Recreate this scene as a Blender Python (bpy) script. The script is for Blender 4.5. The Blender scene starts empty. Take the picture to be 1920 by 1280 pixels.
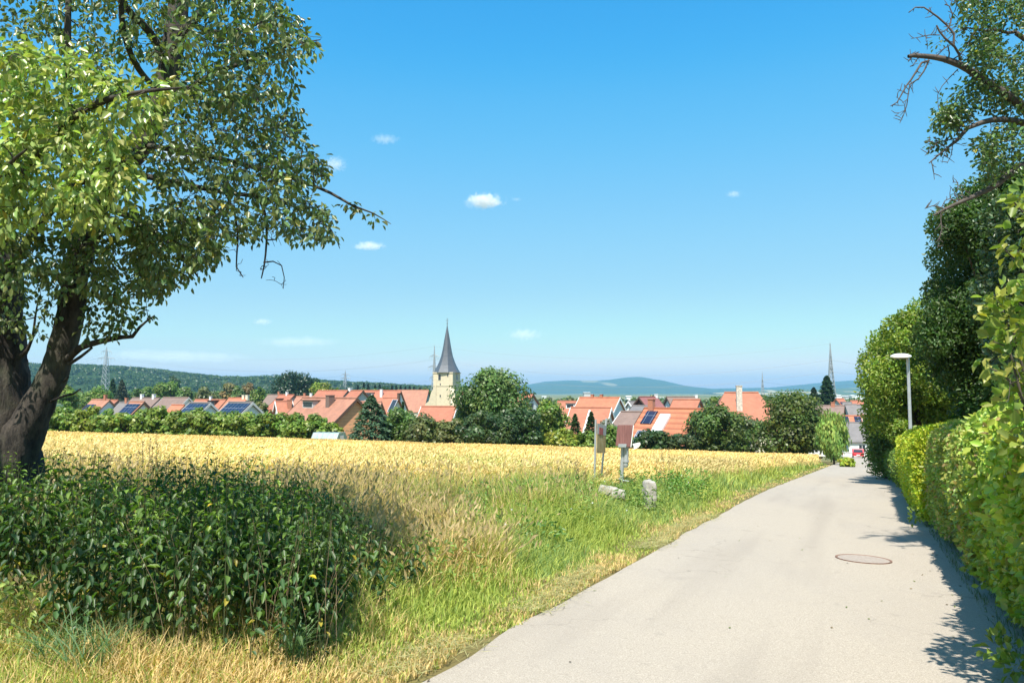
import bpy, bmesh, math, random
import numpy as np
from mathutils import Vector, Matrix, noise
R = math.radians
random.seed(7)
rng = np.random.default_rng(7)
C = bpy.context.scene.collection
sc = bpy.context.scene

# ------------------------------------------------------------------ camera
F = 1400.0                     # focal length in pixels of the 1920 px wide photograph
PITCH = math.atan(95.0 / F)
CAMZ = 1.6
cam_d = bpy.data.cameras.new('camera'); cam_d.sensor_width = 36.0; cam_d.lens = F / 1920 * 36
cam_d.clip_start = 0.05; cam_d.clip_end = 30000
cam = bpy.data.objects.new('camera', cam_d); C.objects.link(cam)
cam.location = (0, 0, CAMZ); cam.rotation_euler = (R(90) + PITCH, 0, 0)
sc.camera = cam

# ------------------------------------------------------------------ sky and sun
SUN_EL = R(60); SUN_AZ = R(195)            # azimuth clockwise from +Y: behind the camera, a little to the left
w = bpy.data.worlds.new('World'); sc.world = w; w.use_nodes = True
nt = w.node_tree; bg = nt.nodes['Background']
sky = nt.nodes.new('ShaderNodeTexSky'); sky.sky_type = 'NISHITA'; sky.sun_disc = False
sky.sun_elevation = SUN_EL; sky.sun_rotation = SUN_AZ
sky.altitude = 150; sky.air_density = 1.0; sky.dust_density = 0.6; sky.ozone_density = 1.6
hsv = nt.nodes.new('ShaderNodeHueSaturation'); hsv.inputs['Saturation'].default_value = 1.28; hsv.inputs['Value'].default_value = 1.0
hsv.inputs['Hue'].default_value = 0.485
KS = .135
v1 = nt.nodes.new('ShaderNodeVectorMath'); v1.operation = 'SCALE'; v1.inputs['Scale'].default_value = KS
rc_ = nt.nodes.new('ShaderNodeRGBCurve'); v2 = nt.nodes.new('ShaderNodeVectorMath'); v2.operation = 'SCALE'; v2.inputs['Scale'].default_value = 1 / KS
# tone curve of the sky colour only: deeper blue overhead, softer horizon
for ci, pts in enumerate(([(.0, .0), (.116, .052), (.161, .118), (.289, .255), (.586, .43), (1.114, .74), (1.34, 1.0), (1.6, 1.1)],
                          [(.0, .0), (.371, .42), (.473, .525), (.708, .65), (1.097, .80), (1.449, 1.03), (1.6, 1.08)],
                          [(.0, .0), (.714, .90), (.86, .95), (1.142, .985), (1.424, .985), (1.6, 1.0)])):
    cu = rc_.mapping.curves[ci]
    cu.points[0].location = (0, 0); cu.points[1].location = (1, pts[-1][1] / 1.6)
    for a_, b_ in pts[1:-1]: cu.points.new(a_ / 1.6, b_ / 1.6)
rc_.mapping.use_clip = False; rc_.mapping.update()
nt.links.new(sky.outputs[0], hsv.inputs['Color']); nt.links.new(hsv.outputs[0], v1.inputs[0]); nt.links.new(v1.outputs[0], rc_.inputs['Color'])
nt.links.new(rc_.outputs[0], v2.inputs[0]); nt.links.new(v2.outputs[0], bg.inputs['Color'])
bg.inputs['Strength'].default_value = 0.112
sd = bpy.data.lights.new('sun', 'SUN'); sd.energy = 4.8; sd.angle = R(0.53); sd.color = (1.0, 0.95, 0.86)
sun = bpy.data.objects.new('sun', sd); C.objects.link(sun)
sv = Vector((math.sin(SUN_AZ) * math.cos(SUN_EL), math.cos(SUN_AZ) * math.cos(SUN_EL), math.sin(SUN_EL)))
sun.rotation_euler = sv.to_track_quat('Z', 'Y').to_euler(); sun.location = (0, 0, 50)
sc.view_settings.view_transform = 'Standard'; sc.view_settings.look = 'None'
sc.view_settings.exposure = 0.93; sc.view_settings.gamma = 1.0
sc.render.engine = 'CYCLES'
sc.cycles.use_denoising = True
sc.cycles.max_bounces = 6; sc.cycles.diffuse_bounces = 3; sc.cycles.glossy_bounces = 2
sc.cycles.transmission_bounces = 4; sc.cycles.transparent_max_bounces = 8; sc.cycles.volume_bounces = 2
sc.cycles.caustics_reflective = False; sc.cycles.caustics_refractive = False

# ------------------------------------------------------------------ helpers
def P(px, py, d):
    """point seen at pixel (px,py) of the photograph, d metres ahead"""
    u = (px - 960) / F; v = (640 - py) / F
    dy = math.cos(PITCH) - v * math.sin(PITCH); dz = math.sin(PITCH) + v * math.cos(PITCH)
    t = d / dy
    return Vector((u * t, d, CAMZ + dz * t))

def smooth(a, b, x):
    t = np.clip((x - a) / (b - a), 0, 1); return t * t * (3 - 2 * t)

_ys = np.arange(-60, 1200, 0.5)
_sl = np.where(_ys < 15, -.041, -.041 - .025 * smooth(14, 26, _ys)) * (1 - smooth(112, 190, _ys))
_zs = np.cumsum(_sl) * 0.5; _zs -= np.interp(0, _ys, _zs)
def G(x, y):
    """terrain height"""
    x = np.asarray(x, float); y = np.asarray(y, float)
    xs = 75 * np.tanh(x / 75)
    g = np.interp(y, _ys, _zs) - .032 * xs * (1 - 0.7 * smooth(110, 220, y))
    g = g - 3.0 * smooth(190, 600, y)
    return g
def Gf(x, y): return float(G(x, y))

def road_x(d, off=0.0):        # off: -2.77 left edge ... 1.07 right edge
    return off + .4686 * d

def tag(o, label=None, cat=None, group=None, kind=None):
    if label: o['label'] = label
    if cat: o['category'] = cat
    if group: o['group'] = group
    if kind: o['kind'] = kind
    return o
def empty(name, loc, label, cat, group=None, rz=0):
    o = bpy.data.objects.new(name, None); C.objects.link(o); o.location = loc; o.rotation_euler = (0, 0, rz)
    o.empty_display_size = 0.2
    return tag(o, label, cat, group)

def mesh_np(name, V, Fc, mat=None, parent=None, col=None, smooth_=False):
    """one mesh object out of numpy arrays; faces all the same size"""
    V = np.asarray(V, np.float32); Fc = np.asarray(Fc, np.int32)
    me = bpy.data.meshes.new(name)
    k = Fc.shape[1]
    me.vertices.add(len(V)); me.vertices.foreach_set('co', V.ravel())
    me.loops.add(Fc.size); me.loops.foreach_set('vertex_index', Fc.ravel())
    me.polygons.add(len(Fc)); me.polygons.foreach_set('loop_start', np.arange(0, Fc.size, k, dtype=np.int32))
    me.polygons.foreach_set('loop_total', np.full(len(Fc), k, np.int32))
    if smooth_: me.polygons.foreach_set('use_smooth', np.ones(len(Fc), bool))
    me.update(calc_edges=True)
    if col is not None:
        a = me.color_attributes.new('Col', 'FLOAT_COLOR', 'POINT')
        c4 = np.ones((len(V), 4), np.float32); c4[:, :3] = col
        a.data.foreach_set('color', c4.ravel())
    if mat: me.materials.append(mat)
    o = bpy.data.objects.new(name, me); C.objects.link(o)
    if parent: o.parent = parent
    return o

def unit(v):
    return v / (np.linalg.norm(v, axis=-1, keepdims=True) + 1e-9)

def leaf_geo(pos, direc, nrm, length, width, fold=0.25, curl=0.15):
    """leaves of two quads folded along the midrib"""
    n = len(pos); direc = unit(direc); side = unit(np.cross(direc, nrm)); up = unit(np.cross(side, direc))
    L = np.broadcast_to(np.asarray(length, float).reshape(-1, 1), (n, 1)); W = np.broadcast_to(np.asarray(width, float).reshape(-1, 1), (n, 1))
    pts = []
    for s, t, h in ((0, 0, 0), (.5, .35, fold), (.38, .72, fold * .6), (0, 1, -curl), (-.38, .72, fold * .6), (-.5, .35, fold)):
        pts.append(pos + side * (s * W) + direc * (t * L) + up * (h * W if s else h * L))
    V = np.stack(pts, 1).reshape(-1, 3)
    b = (np.arange(n) * 6)[:, None]
    Fc = np.concatenate([b + np.array([0, 1, 2, 3]), b + np.array([0, 3, 4, 5])], 1).reshape(-1, 4)
    return V, Fc
def quad_geo(pos, direc, nrm, length, width):
    """one-quad leaf, kite shaped"""
    n = len(pos); direc = unit(direc); side = unit(np.cross(direc, nrm))
    L = np.broadcast_to(np.asarray(length, float).reshape(-1, 1), (n, 1)); W = np.broadcast_to(np.asarray(width, float).reshape(-1, 1), (n, 1))
    V = np.stack([pos - direc * L * .5, pos + side * W * .5, pos + direc * L * .5, pos - side * W * .5], 1).reshape(-1, 3)
    Fc = (np.arange(n) * 4)[:, None] + np.array([0, 1, 2, 3])
    return V, Fc
def blade_geo(pos, direc, h, wd, bend, segs=3):
    """grass blades: strips bending over in direction direc"""
    n = len(pos); direc = unit(direc); side = np.stack([-direc[:, 1], direc[:, 0], np.zeros(n)], 1)
    h = np.asarray(h).reshape(-1, 1); wd = np.asarray(wd).reshape(-1, 1); bend = np.asarray(bend).reshape(-1, 1)
    rot = rng.uniform(-1.2, 1.2, (n, 1)); side = side * np.cos(rot) + direc * np.sin(rot)
    rows = []
    for i in range(segs + 1):
        t = i / segs
        c = pos + np.array([0, 0, 1.]) * h * (t - bend * .45 * t ** 2.5) + direc * h * bend * t ** 2
        hw = wd * .5 * (1 - t ** 1.6 * .92)
        rows += [c - side * hw, c + side * hw]
    V = np.stack(rows, 1).reshape(-1, 3); m = 2 * (segs + 1)
    b = (np.arange(n) * m)[:, None]
    Fc = np.concatenate([b + np.array([2 * i, 2 * i + 1, 2 * i + 3, 2 * i + 2]) for i in range(segs)], 1).reshape(-1, 4)
    return V, Fc, m
def rand_dir(n, up=0.0):
    v = rng.normal(size=(n, 3)); v[:, 2] += up; return unit(v)

def tube(pts, rad, sides=8, rough=0.0, seed=0, cap=False):
    pts = [Vector(p) for p in pts]; n = len(pts)
    V = []; prev = None
    for i, p in enumerate(pts):
        t = (pts[min(i + 1, n - 1)] - pts[max(i - 1, 0)])
        if t.length < 1e-9: t = Vector((0, 0, 1))
        t.normalize()
        if prev is None:
            a = Vector((1, 0, 0)) if abs(t.x) < .8 else Vector((0, 1, 0)); u = t.cross(a).normalized()
        else:
            u = (prev - t * prev.dot(t)); u = u.normalized() if u.length > 1e-6 else t.orthogonal().normalized()
        prev = u; v = t.cross(u)
        for k in range(sides):
            a = 2 * math.pi * k / sides
            q = u * math.cos(a) + v * math.sin(a)
            r = rad[i]
            if rough:
                s = p + q * r
                r *= 1 + rough * (noise.noise(Vector((s.x * 14 + seed, s.y * 14, s.z * 3))) + .5 * noise.noise(Vector((s.x * 40, s.y * 40 + seed, s.z * 12))))
            V.append(p + q * r)
    Fc = []
    for i in range(n - 1):
        for k in range(sides):
            k2 = (k + 1) % sides
            Fc.append((i * sides + k, i * sides + k2, (i + 1) * sides + k2, (i + 1) * sides + k))
    return V, Fc
class Acc:
    """collects quads"""
    def __init__(s): s.V = []; s.F = []; s.C = []; s.n = 0
    def add(s, V, Fc, col=None):
        V = np.asarray(V, np.float32).reshape(-1, 3); s.V.append(V); s.F.append(np.asarray(Fc, np.int64) + s.n); s.n += len(V)
        if col is not None: s.C.append(np.broadcast_to(np.asarray(col, np.float32), (len(V), 3)))
    def obj(s, name, mat, parent=None, sm=False, origin=None):
        V = np.concatenate(s.V)
        if origin is not None: V = V - np.asarray(origin, np.float32)
        return mesh_np(name, V, np.concatenate(s.F), mat, parent, np.concatenate(s.C) if s.C else None, sm)
def spline(pts, rad, step):
    """Catmull-Rom resampling"""
    pts = [Vector(p) for p in pts]; out = []; ro = []
    for i in range(len(pts) - 1):
        p0 = pts[max(i - 1, 0)]; p1 = pts[i]; p2 = pts[i + 1]; p3 = pts[min(i + 2, len(pts) - 1)]
        m = max(1, int((p2 - p1).length / step))
        for j in range(m):
            t = j / m
            out.append(.5 * ((2 * p1) + (p2 - p0) * t + (2 * p0 - 5 * p1 + 4 * p2 - p3) * t * t + (3 * p1 - p0 - 3 * p2 + p3) * t ** 3))
            ro.append(rad[i] * (1 - t) + rad[i + 1] * t)
    out.append(pts[-1]); ro.append(rad[-1])
    return out, ro

class MB:
    """mixed mesh of boxes, prisms and cylinders"""
    def __init__(s): s.v = []; s.f = []
    def add(s, v, f):
        b = len(s.v); s.v += [tuple(p) for p in v]; s.f += [tuple(i + b for i in q) for q in f]; return s
    def box(s, x0, x1, y0, y1, z0, z1, M=None):
        v = [Vector(p) for p in ((x0, y0, z0), (x1, y0, z0), (x1, y1, z0), (x0, y1, z0), (x0, y0, z1), (x1, y0, z1), (x1, y1, z1), (x0, y1, z1))]
        if M: v = [M @ p for p in v]
        return s.add(v, [(0, 3, 2, 1), (4, 5, 6, 7), (0, 1, 5, 4), (1, 2, 6, 5), (2, 3, 7, 6), (3, 0, 4, 7)])
    def prism(s, poly, x0, x1, axis='x', M=None):
        """poly of 2D points extruded along an axis: 'x' -> (y,z) points, 'y' -> (x,z), 'z' -> (x,y)"""
        def mk(a, q):
            return Vector((a, q[0], q[1])) if axis == 'x' else Vector((q[0], a, q[1])) if axis == 'y' else Vector((q[0], q[1], a))
        n = len(poly); v = [mk(x0, q) for q in poly] + [mk(x1, q) for q in poly]
        if M: v = [M @ p for p in v]
        f = [tuple(range(n))[::-1], tuple(range(n, 2 * n))] + [(i, (i + 1) % n, (i + 1) % n + n, i + n) for i in range(n)]
        return s.add(v, f)
    def cyl(s, p0, p1, r0, r1=None, n=12):
        r1 = r0 if r1 is None else r1
        V, Fc = tube([p0, p1], [r0, r1], n)
        Fc = Fc + [tuple(range(n))[::-1], tuple(range(n, 2 * n))]
        return s.add(V, Fc)
    def path(s, pts, rad, n=6):
        V, Fc = tube(pts, rad, n); m = len(V)
        Fc = list(Fc) + [tuple(range(n))[::-1], tuple(range(m - n, m))]
        return s.add(V, Fc)
    def lathe(s, prof, n=16, z=0, phase=0, c=(0, 0)):
        V = []; Fc = []
        for r, h in prof:
            for k in range(n):
                a = 2 * math.pi * (k + phase) / n; V.append((c[0] + r * math.cos(a), c[1] + r * math.sin(a), h + z))
        for i in range(len(prof) - 1):
            for k in range(n):
                k2 = (k + 1) % n; Fc.append((i * n + k, i * n + k2, (i + 1) * n + k2, (i + 1) * n + k))
        m = len(V); Fc += [tuple(range(n))[::-1], tuple(range(m - n, m))]
        return s.add(V, Fc)
    def build(s, name, mat, parent=None, bevel=0, sm=False):
        me = bpy.data.meshes.new(name); me.from_pydata(s.v, [], s.f)
        bm = bmesh.new(); bm.from_mesh(me); bmesh.ops.recalc_face_normals(bm, faces=bm.faces)
        if bevel: bmesh.ops.bevel(bm, geom=bm.edges[:], offset=bevel, segments=2, affect='EDGES', clamp_overlap=True)
        bm.to_mesh(me); bm.free(); me.update()
        if sm:
            for p in me.polygons: p.use_smooth = True
        me.materials.append(mat)
        o = bpy.data.objects.new(name, me); C.objects.link(o)
        if parent: o.parent = parent
        return o

# ------------------------------------------------------------------ materials
def new_mat(name):
    m = bpy.data.materials.new(name); m.use_nodes = True
    nt = m.node_tree; return m, nt, nt.nodes['Principled BSDF']
def ramp(nt, src, stops):
    r = nt.nodes.new('ShaderNodeValToRGB'); nt.links.new(src, r.inputs[0])
    e = r.color_ramp.elements
    while len(e) > 1: e.remove(e[-1])
    e[0].position = stops[0][0]; e[0].color = (*stops[0][1], 1)
    for p, c in stops[1:]:
        x = e.new(p); x.color = (*c, 1)
    return r.outputs[0]
def ntex(nt, scale, detail=4, rough=.6, coord='Object', vec=None, sx=(1, 1, 1)):
    tc = nt.nodes.new('ShaderNodeTexCoord'); mp = nt.nodes.new('ShaderNodeMapping'); mp.inputs['Scale'].default_value = sx
    nt.links.new(tc.outputs[coord], mp.inputs[0])
    n = nt.nodes.new('ShaderNodeTexNoise'); n.inputs['Scale'].default_value = scale; n.inputs['Detail'].default_value = detail; n.inputs['Roughness'].default_value = rough
    nt.links.new(mp.outputs[0], n.inputs['Vector']); return n.outputs['Fac']
def mixc(nt, fac, a, b, mode='MIX'):
    m = nt.nodes.new('ShaderNodeMix'); m.data_type = 'RGBA'; m.blend_type = mode
    for i, v in ((0, fac), (6, a), (7, b)):
        if hasattr(v, 'is_linked') or hasattr(v, 'links'): nt.links.new(v, m.inputs[i])
        else: m.inputs[i].default_value = v if i == 0 else (*v, 1)
    return m.outputs[2]
def bump(nt, src, bsdf, strength=.4, dist=.01):
    b = nt.nodes.new('ShaderNodeBump'); b.inputs['Strength'].default_value = strength; b.inputs['Distance'].default_value = dist
    nt.links.new(src, b.inputs['Height']); nt.links.new(b.outputs[0], bsdf.inputs['Normal'])
def plain(name, col, rough=.7, metal=0, var=.18, scale=3.0, bmp=0, coord='Object', spec=.4):
    m, nt, b = new_mat(name)
    f = ntex(nt, scale, 5, .65, coord)
    lo = tuple(c * (1 - var) for c in col); hi = tuple(min(1, c * (1 + var)) for c in col)
    nt.links.new(ramp(nt, f, [(.3, lo), (.7, hi)]), b.inputs['Base Color'])
    b.inputs['Roughness'].default_value = rough; b.inputs['Metallic'].default_value = metal; b.inputs['Specular IOR Level'].default_value = spec
    if bmp: bump(nt, ntex(nt, scale * 8, 4, .7, coord), b, .5, bmp)
    return m
def leafmat(name, trans=.35, rough=.45, spec=.35, tint=(1.02, 1.25, .5)):
    m, nt, b = new_mat(name)
    at = nt.nodes.new('ShaderNodeAttribute'); at.attribute_name = 'Col'
    nt.links.new(at.outputs['Color'], b.inputs['Base Color'])
    b.inputs['Roughness'].default_value = rough; b.inputs['Specular IOR Level'].default_value = spec
    tr = nt.nodes.new('ShaderNodeBsdfTranslucent')
    nt.links.new(mixc(nt, 1.0, at.outputs['Color'], tint, 'MULTIPLY'), tr.inputs['Color'])
    mx = nt.nodes.new('ShaderNodeMixShader'); mx.inputs[0].default_value = trans
    nt.links.new(b.outputs[0], mx.inputs[1]); nt.links.new(tr.outputs[0], mx.inputs[2])
    nt.links.new(mx.outputs[0], nt.nodes['Material Output'].inputs['Surface'])
    return m
M = {}
M['leaf'] = leafmat('foliage', .38, .42, .4)
M['gloss_leaf'] = leafmat('glossy_foliage', .35, .33, .5)
M['grass'] = leafmat('grass_blades', .4, .55, .25, (1.1, 1.15, .6))
M['straw'] = leafmat('ripe_wheat', .35, .6, .25, (1.1, 1.0, .6))

def bark(name, a, b_, sc_=1.0):
    m, nt, b = new_mat(name)
    f = ntex(nt, 16 * sc_, 6, .7, 'Object', sx=(1, 1, .28)); g = ntex(nt, 3 * sc_, 3, .6)
    c = ramp(nt, f, [(.38, a), (.5, tuple((x + y) / 2 for x, y in zip(a, b_))), (.66, b_)])
    c = mixc(nt, ramp(nt, g, [(.5, (0, 0, 0)), (.75, (.5, .5, .5))]), c, (.12, .13, .07))
    nt.links.new(c, b.inputs['Base Color']); b.inputs['Roughness'].default_value = .9
    bump(nt, f, b, .9, .03); return m
M['bark'] = bark('pear_bark', (.010, .008, .007), (.07, .056, .043))
M['twig'] = plain('twig_bark', (.085, .07, .055), .85, var=.35, scale=9)
M['dead'] = plain('bare_grey_wood', (.085, .07, .06), .85, var=.35, scale=12)
M['far_bark'] = plain('tree_bark', (.09, .07, .055), .9, var=.3, scale=4)

def roofmat(name, col, rows=3.2, var=.25, grime=.35, rough=.8, gap=.16, gd=.42):
    """tiled roof: rows of tiles following the slope, weathering blotches"""
    m, nt, b = new_mat(name)
    tc = nt.nodes.new('ShaderNodeTexCoord'); sp = nt.nodes.new('ShaderNodeSeparateXYZ'); nt.links.new(tc.outputs['Object'], sp.inputs[0])
    mu = nt.nodes.new('ShaderNodeMath'); mu.operation = 'MULTIPLY'; mu.inputs[1].default_value = rows * 1.6; nt.links.new(sp.outputs['Z'], mu.inputs[0])
    fr = nt.nodes.new('ShaderNodeMath'); fr.operation = 'FRACT'; nt.links.new(mu.outputs[0], fr.inputs[0])
    f = ntex(nt, .9, 6, .7); g = ntex(nt, 9, 3, .6)
    c = ramp(nt, f, [(.25, tuple(x * (1 - var) for x in col)), (.5, col), (.75, tuple(min(1, x * (1 + var)) for x in col))])
    c = mixc(nt, ramp(nt, g, [(.35, (0, 0, 0)), (.75, (grime, grime, grime))]), c, tuple(.45 * x + .05 for x in col))
    c = mixc(nt, ramp(nt, fr.outputs[0], [(0, (gd, gd, gd)), (gap, (0, 0, 0))]), c, tuple(.35 * x for x in col))
    nt.links.new(c, b.inputs['Base Color']); b.inputs['Roughness'].default_value = rough
    bump(nt, fr.outputs[0], b, .5, .03); return m
M['roof_orange'] = roofmat('orange_tiles', (.37, .135, .075))
M['roof_bright'] = roofmat('bright_orange_tiles', (.42, .145, .075), grime=.25)
M['roof_red'] = roofmat('red_tiles', (.36, .125, .07))
M['roof_pink'] = roofmat('weathered_pink_tiles', (.36, .16, .10), var=.35, grime=.5)
M['roof_brown'] = roofmat('brown_tiles', (.20, .135, .11))
M['roof_grey'] = roofmat('grey_tiles', (.17, .155, .15))
M['roof_maroon'] = roofmat('maroon_tiles', (.24, .09, .085))
M['roof_big'] = roofmat('large_orange_pantiles', (.43, .145, .07), rows=1.15, grime=.2, gap=.55, gd=.75)
M['slate'] = roofmat('spire_slate', (.075, .085, .10), rows=1.6, grime=.3, rough=.42)
def wallmat(name, col, var=.06):
    return plain(name, col, .85, var=var, scale=1.2, bmp=.004)
M['white'] = wallmat('white_render', (.74, .74, .72))
M['cream'] = wallmat('cream_render', (.66, .60, .46))
M['greyw'] = wallmat('grey_render', (.45, .45, .44))
M['greenw'] = wallmat('green_boarding', (.05, .14, .12))
M['timber'] = plain('dark_timber', (.09, .055, .04), .8, var=.3, scale=5)
M['wtrim'] = plain('white_trim', (.8, .8, .78), .5, var=.05)
def brickm(name, c1, c2, mortar, scale, coordscale=(1, 1, 1)):
    m, nt, b = new_mat(name)
    tc = nt.nodes.new('ShaderNodeTexCoord'); mp = nt.nodes.new('ShaderNodeMapping'); mp.inputs['Rotation'].default_value = (R(90), 0, 0)
    nt.links.new(tc.outputs['Object'], mp.inputs[0])
    br = nt.nodes.new('ShaderNodeTexBrick'); br.inputs['Scale'].default_value = scale
    br.inputs['Color1'].default_value = (*c1, 1); br.inputs['Color2'].default_value = (*c2, 1); br.inputs['Mortar'].default_value = (*mortar, 1)
    br.inputs['Mortar Size'].default_value = .02
    nt.links.new(mp.outputs[0], br.inputs['Vector'])
    f = ntex(nt, 1.1, 5, .7)
    c = mixc(nt, .75, br.outputs['Color'], ramp(nt, f, [(.3, tuple(x * .8 for x in c1)), (.55, c1), (.75, tuple(min(1, x * 1.2) for x in c2))]), 'MIX')
    nt.links.new(c, b.inputs['Base Color']); b.inputs['Roughness'].default_value = .9
    bump(nt, br.outputs['Fac'], b, -.3, .02); return m
M['stone'] = brickm('yellow_sandstone', (.60, .51, .36), (.50, .43, .30), (.38, .32, .22), 1.1)
M['clad'] = brickm('orange_tile_cladding', (.74, .37, .19), (.66, .31, .15), (.40, .18, .1), 1.3)
M['brick'] = brickm('chimney_brick', (.42, .16, .09), (.34, .12, .07), (.4, .36, .3), 4)
M['rubble'] = plain('mottled_stone', (.5, .45, .38), .9, var=.45, scale=5, bmp=.02)
m, nt, b = new_mat('window_glass'); b.inputs['Base Color'].default_value = (.03, .04, .05, 1); b.inputs['Roughness'].default_value = .12; b.inputs['Specular IOR Level'].default_value = .6
M['glass'] = m
def solar(name, cell):
    m, nt, b = new_mat(name)
    tc = nt.nodes.new('ShaderNodeTexCoord'); br = nt.nodes.new('ShaderNodeTexBrick'); nt.links.new(tc.outputs['Object'], br.inputs['Vector'])
    br.offset = 0; br.inputs['Scale'].default_value = 1.0; br.inputs['Brick Width'].default_value = cell; br.inputs['Row Height'].default_value = cell * 1.3
    br.inputs['Color1'].default_value = (.012, .018, .04, 1); br.inputs['Color2'].default_value = (.018, .024, .055, 1)
    br.inputs['Mortar'].default_value = (.35, .37, .4, 1); br.inputs['Mortar Size'].default_value = .012 if cell > .5 else .03
    nt.links.new(br.outputs['Color'], b.inputs['Base Color']); b.inputs['Roughness'].default_value = .25; return m
M['solar'] = solar('solar_cells', .9); M['solar_fine'] = solar('solar_cells_framed', .42)
M['galv'] = plain('galvanised_steel', (.52, .54, .55), .45, .6, var=.12, scale=6)
M['wire'] = plain('dark_wire', (.12, .13, .14), .6, .3, var=.1)
M['lattice'] = plain('pylon_steel', (.33, .35, .36), .6, .3, var=.1)
M['white_paint'] = plain('white_lamp_shell', (.85, .85, .83), .35, var=.03)
M['maroon'] = plain('maroon_sheet', (.21, .085, .075), .6, var=.2, scale=14)
def board_wood():
    m, nt, b = new_mat('maroon_boards')
    f = ntex(nt, 9, 5, .7, 'Object', sx=(6, 6, .4))
    nt.links.new(ramp(nt, f, [(.3, (.14, .055, .05)), (.7, (.29, .13, .115))]), b.inputs['Base Color']); b.inputs['Roughness'].default_value = .65; bump(nt, f, b, .5, .004); return m
M['maroonb'] = board_wood()
def peel():
    m, nt, b = new_mat('peeling_board')
    f = ntex(nt, 7, 5, .7, 'Object', sx=(4, 4, .5))
    nt.links.new(ramp(nt, f, [(.3, (.24, .13, .05)), (.5, (.5, .36, .16)), (.7, (.62, .52, .33))]), b.inputs['Base Color']); b.inputs['Roughness'].default_value = .7; return m
M['peel'] = peel()
M['pinkpaint'] = plain('faded_red_print', (.45, .12, .12), .6, var=.2, scale=20)
M['concrete'] = plain('concrete', (.36, .335, .29), .9, var=.3, scale=14, bmp=.012)
M['plastic'] = plain('greenhouse_film', (.30, .42, .36), .35, var=.18, scale=2.5)
M['rust'] = plain('rusty_iron', (.19, .11, .075), .8, var=.35, scale=18, bmp=.004)
def carpaint(name, col):
    m, nt, b = new_mat(name); b.inputs['Base Color'].default_value = (*col, 1); b.inputs['Roughness'].default_value = .35; b.inputs['Coat Weight'].default_value = .8; b.inputs['Coat Roughness'].default_value = .05; return m
M['car_red'] = carpaint('red_car_paint', (.5, .02, .03)); M['car_white'] = carpaint('white_car_paint', (.78, .79, .8))
M['tyre'] = plain('tyre_rubber', (.02, .02, .02), .8, var=.1); M['rim'] = plain('wheel_rim', (.5, .5, .52), .3, .8, var=.05)
M['red_lens'] = carpaint('red_lens', (.35, .01, .01))
# ------------------------------------------------------------------ ground, road, hills
def axis(vals):
    out = []
    for a, b_, st in vals: out += list(np.arange(a, b_, st))
    return np.array(out)
yy = axis([(-40, 0, 4), (0, 30, .5), (30, 80, 1.5), (80, 260, 5), (260, 700, 20), (700, 2000, 80), (2000, 13000, 500)])
xx = axis([(-9000, -2000, 700), (-2000, -400, 100), (-400, -80, 12), (-80, -12, 3), (-12, 20, .6), (20, 100, 3), (100, 400, 12), (400, 2000, 100), (2000, 9001, 700)])
X, Y = np.meshgrid(xx, yy)
Z = G(X, Y)
micro = np.array([[noise.noise(Vector((x * .7, y * .7, 0))) if (-20 < x < 40 and y < 80) else 0 for x in xx] for y in yy]) * .03
perp = .906 * (-2.77 + .4686 * Y - X)           # metres to the left of the road's left edge
perp_r = .906 * (X - 1.07 - .4686 * Y)
onroad = (perp < .25) & (perp_r < .25)
Z = Z + np.where(onroad, -.02, micro)
nx = len(xx); V = np.stack([X, Y, Z], -1).reshape(-1, 3)
ii, jj = np.meshgrid(np.arange(len(yy) - 1), np.arange(nx - 1), indexing='ij')
b0 = (ii * nx + jj).ravel(); Fc = np.stack([b0, b0 + 1, b0 + nx + 1, b0 + nx], 1)
def groundmat():
    m, nt, b = new_mat('ground_soil_and_turf')
    f = ntex(nt, 2.2, 8, .7); g = ntex(nt, .02, 4, .6); h = ntex(nt, .11, 4, .6)
    near = ramp(nt, f, [(.3, (.10, .08, .035)), (.5, (.17, .14, .055)), (.7, (.09, .11, .03))])
    tc = nt.nodes.new('ShaderNodeTexCoord'); vo = nt.nodes.new('ShaderNodeTexVoronoi'); vo.inputs['Scale'].default_value = .004
    mp = nt.nodes.new('ShaderNodeMapping'); mp.inputs['Scale'].default_value = (1, .35, 1); nt.links.new(tc.outputs['Object'], mp.inputs[0]); nt.links.new(mp.outputs[0], vo.inputs['Vector'])
    sp = nt.nodes.new('ShaderNodeSeparateColor'); nt.links.new(vo.outputs['Color'], sp.inputs[0])
    far = ramp(nt, sp.outputs[0], [(0, (.07, .12, .035)), (.35, (.30, .25, .11)), (.6, (.06, .10, .03)), (.85, (.38, .32, .18))])
    far = mixc(nt, ramp(nt, h, [(.45, (0, 0, 0)), (.55, (1, 1, 1))]), far, (.05, .09, .03))
    s = nt.nodes.new('ShaderNodeSeparateXYZ'); nt.links.new(tc.outputs['Object'], s.inputs[0])
    mr = nt.nodes.new('ShaderNodeMapRange'); mr.inputs[1].default_value = 75; mr.inputs[2].default_value = 110; nt.links.new(s.outputs['Y'], mr.inputs[0])
    nt.links.new(mixc(nt, mr.outputs[0], near, far), b.inputs['Base Color']); b.inputs['Roughness'].default_value = .95
    b.inputs['Specular IOR Level'].default_value = .1
    bump(nt, f, b, .6, .05); return m
tag(mesh_np('ground', V, Fc, groundmat(), smooth_=True), kind='structure')

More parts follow.
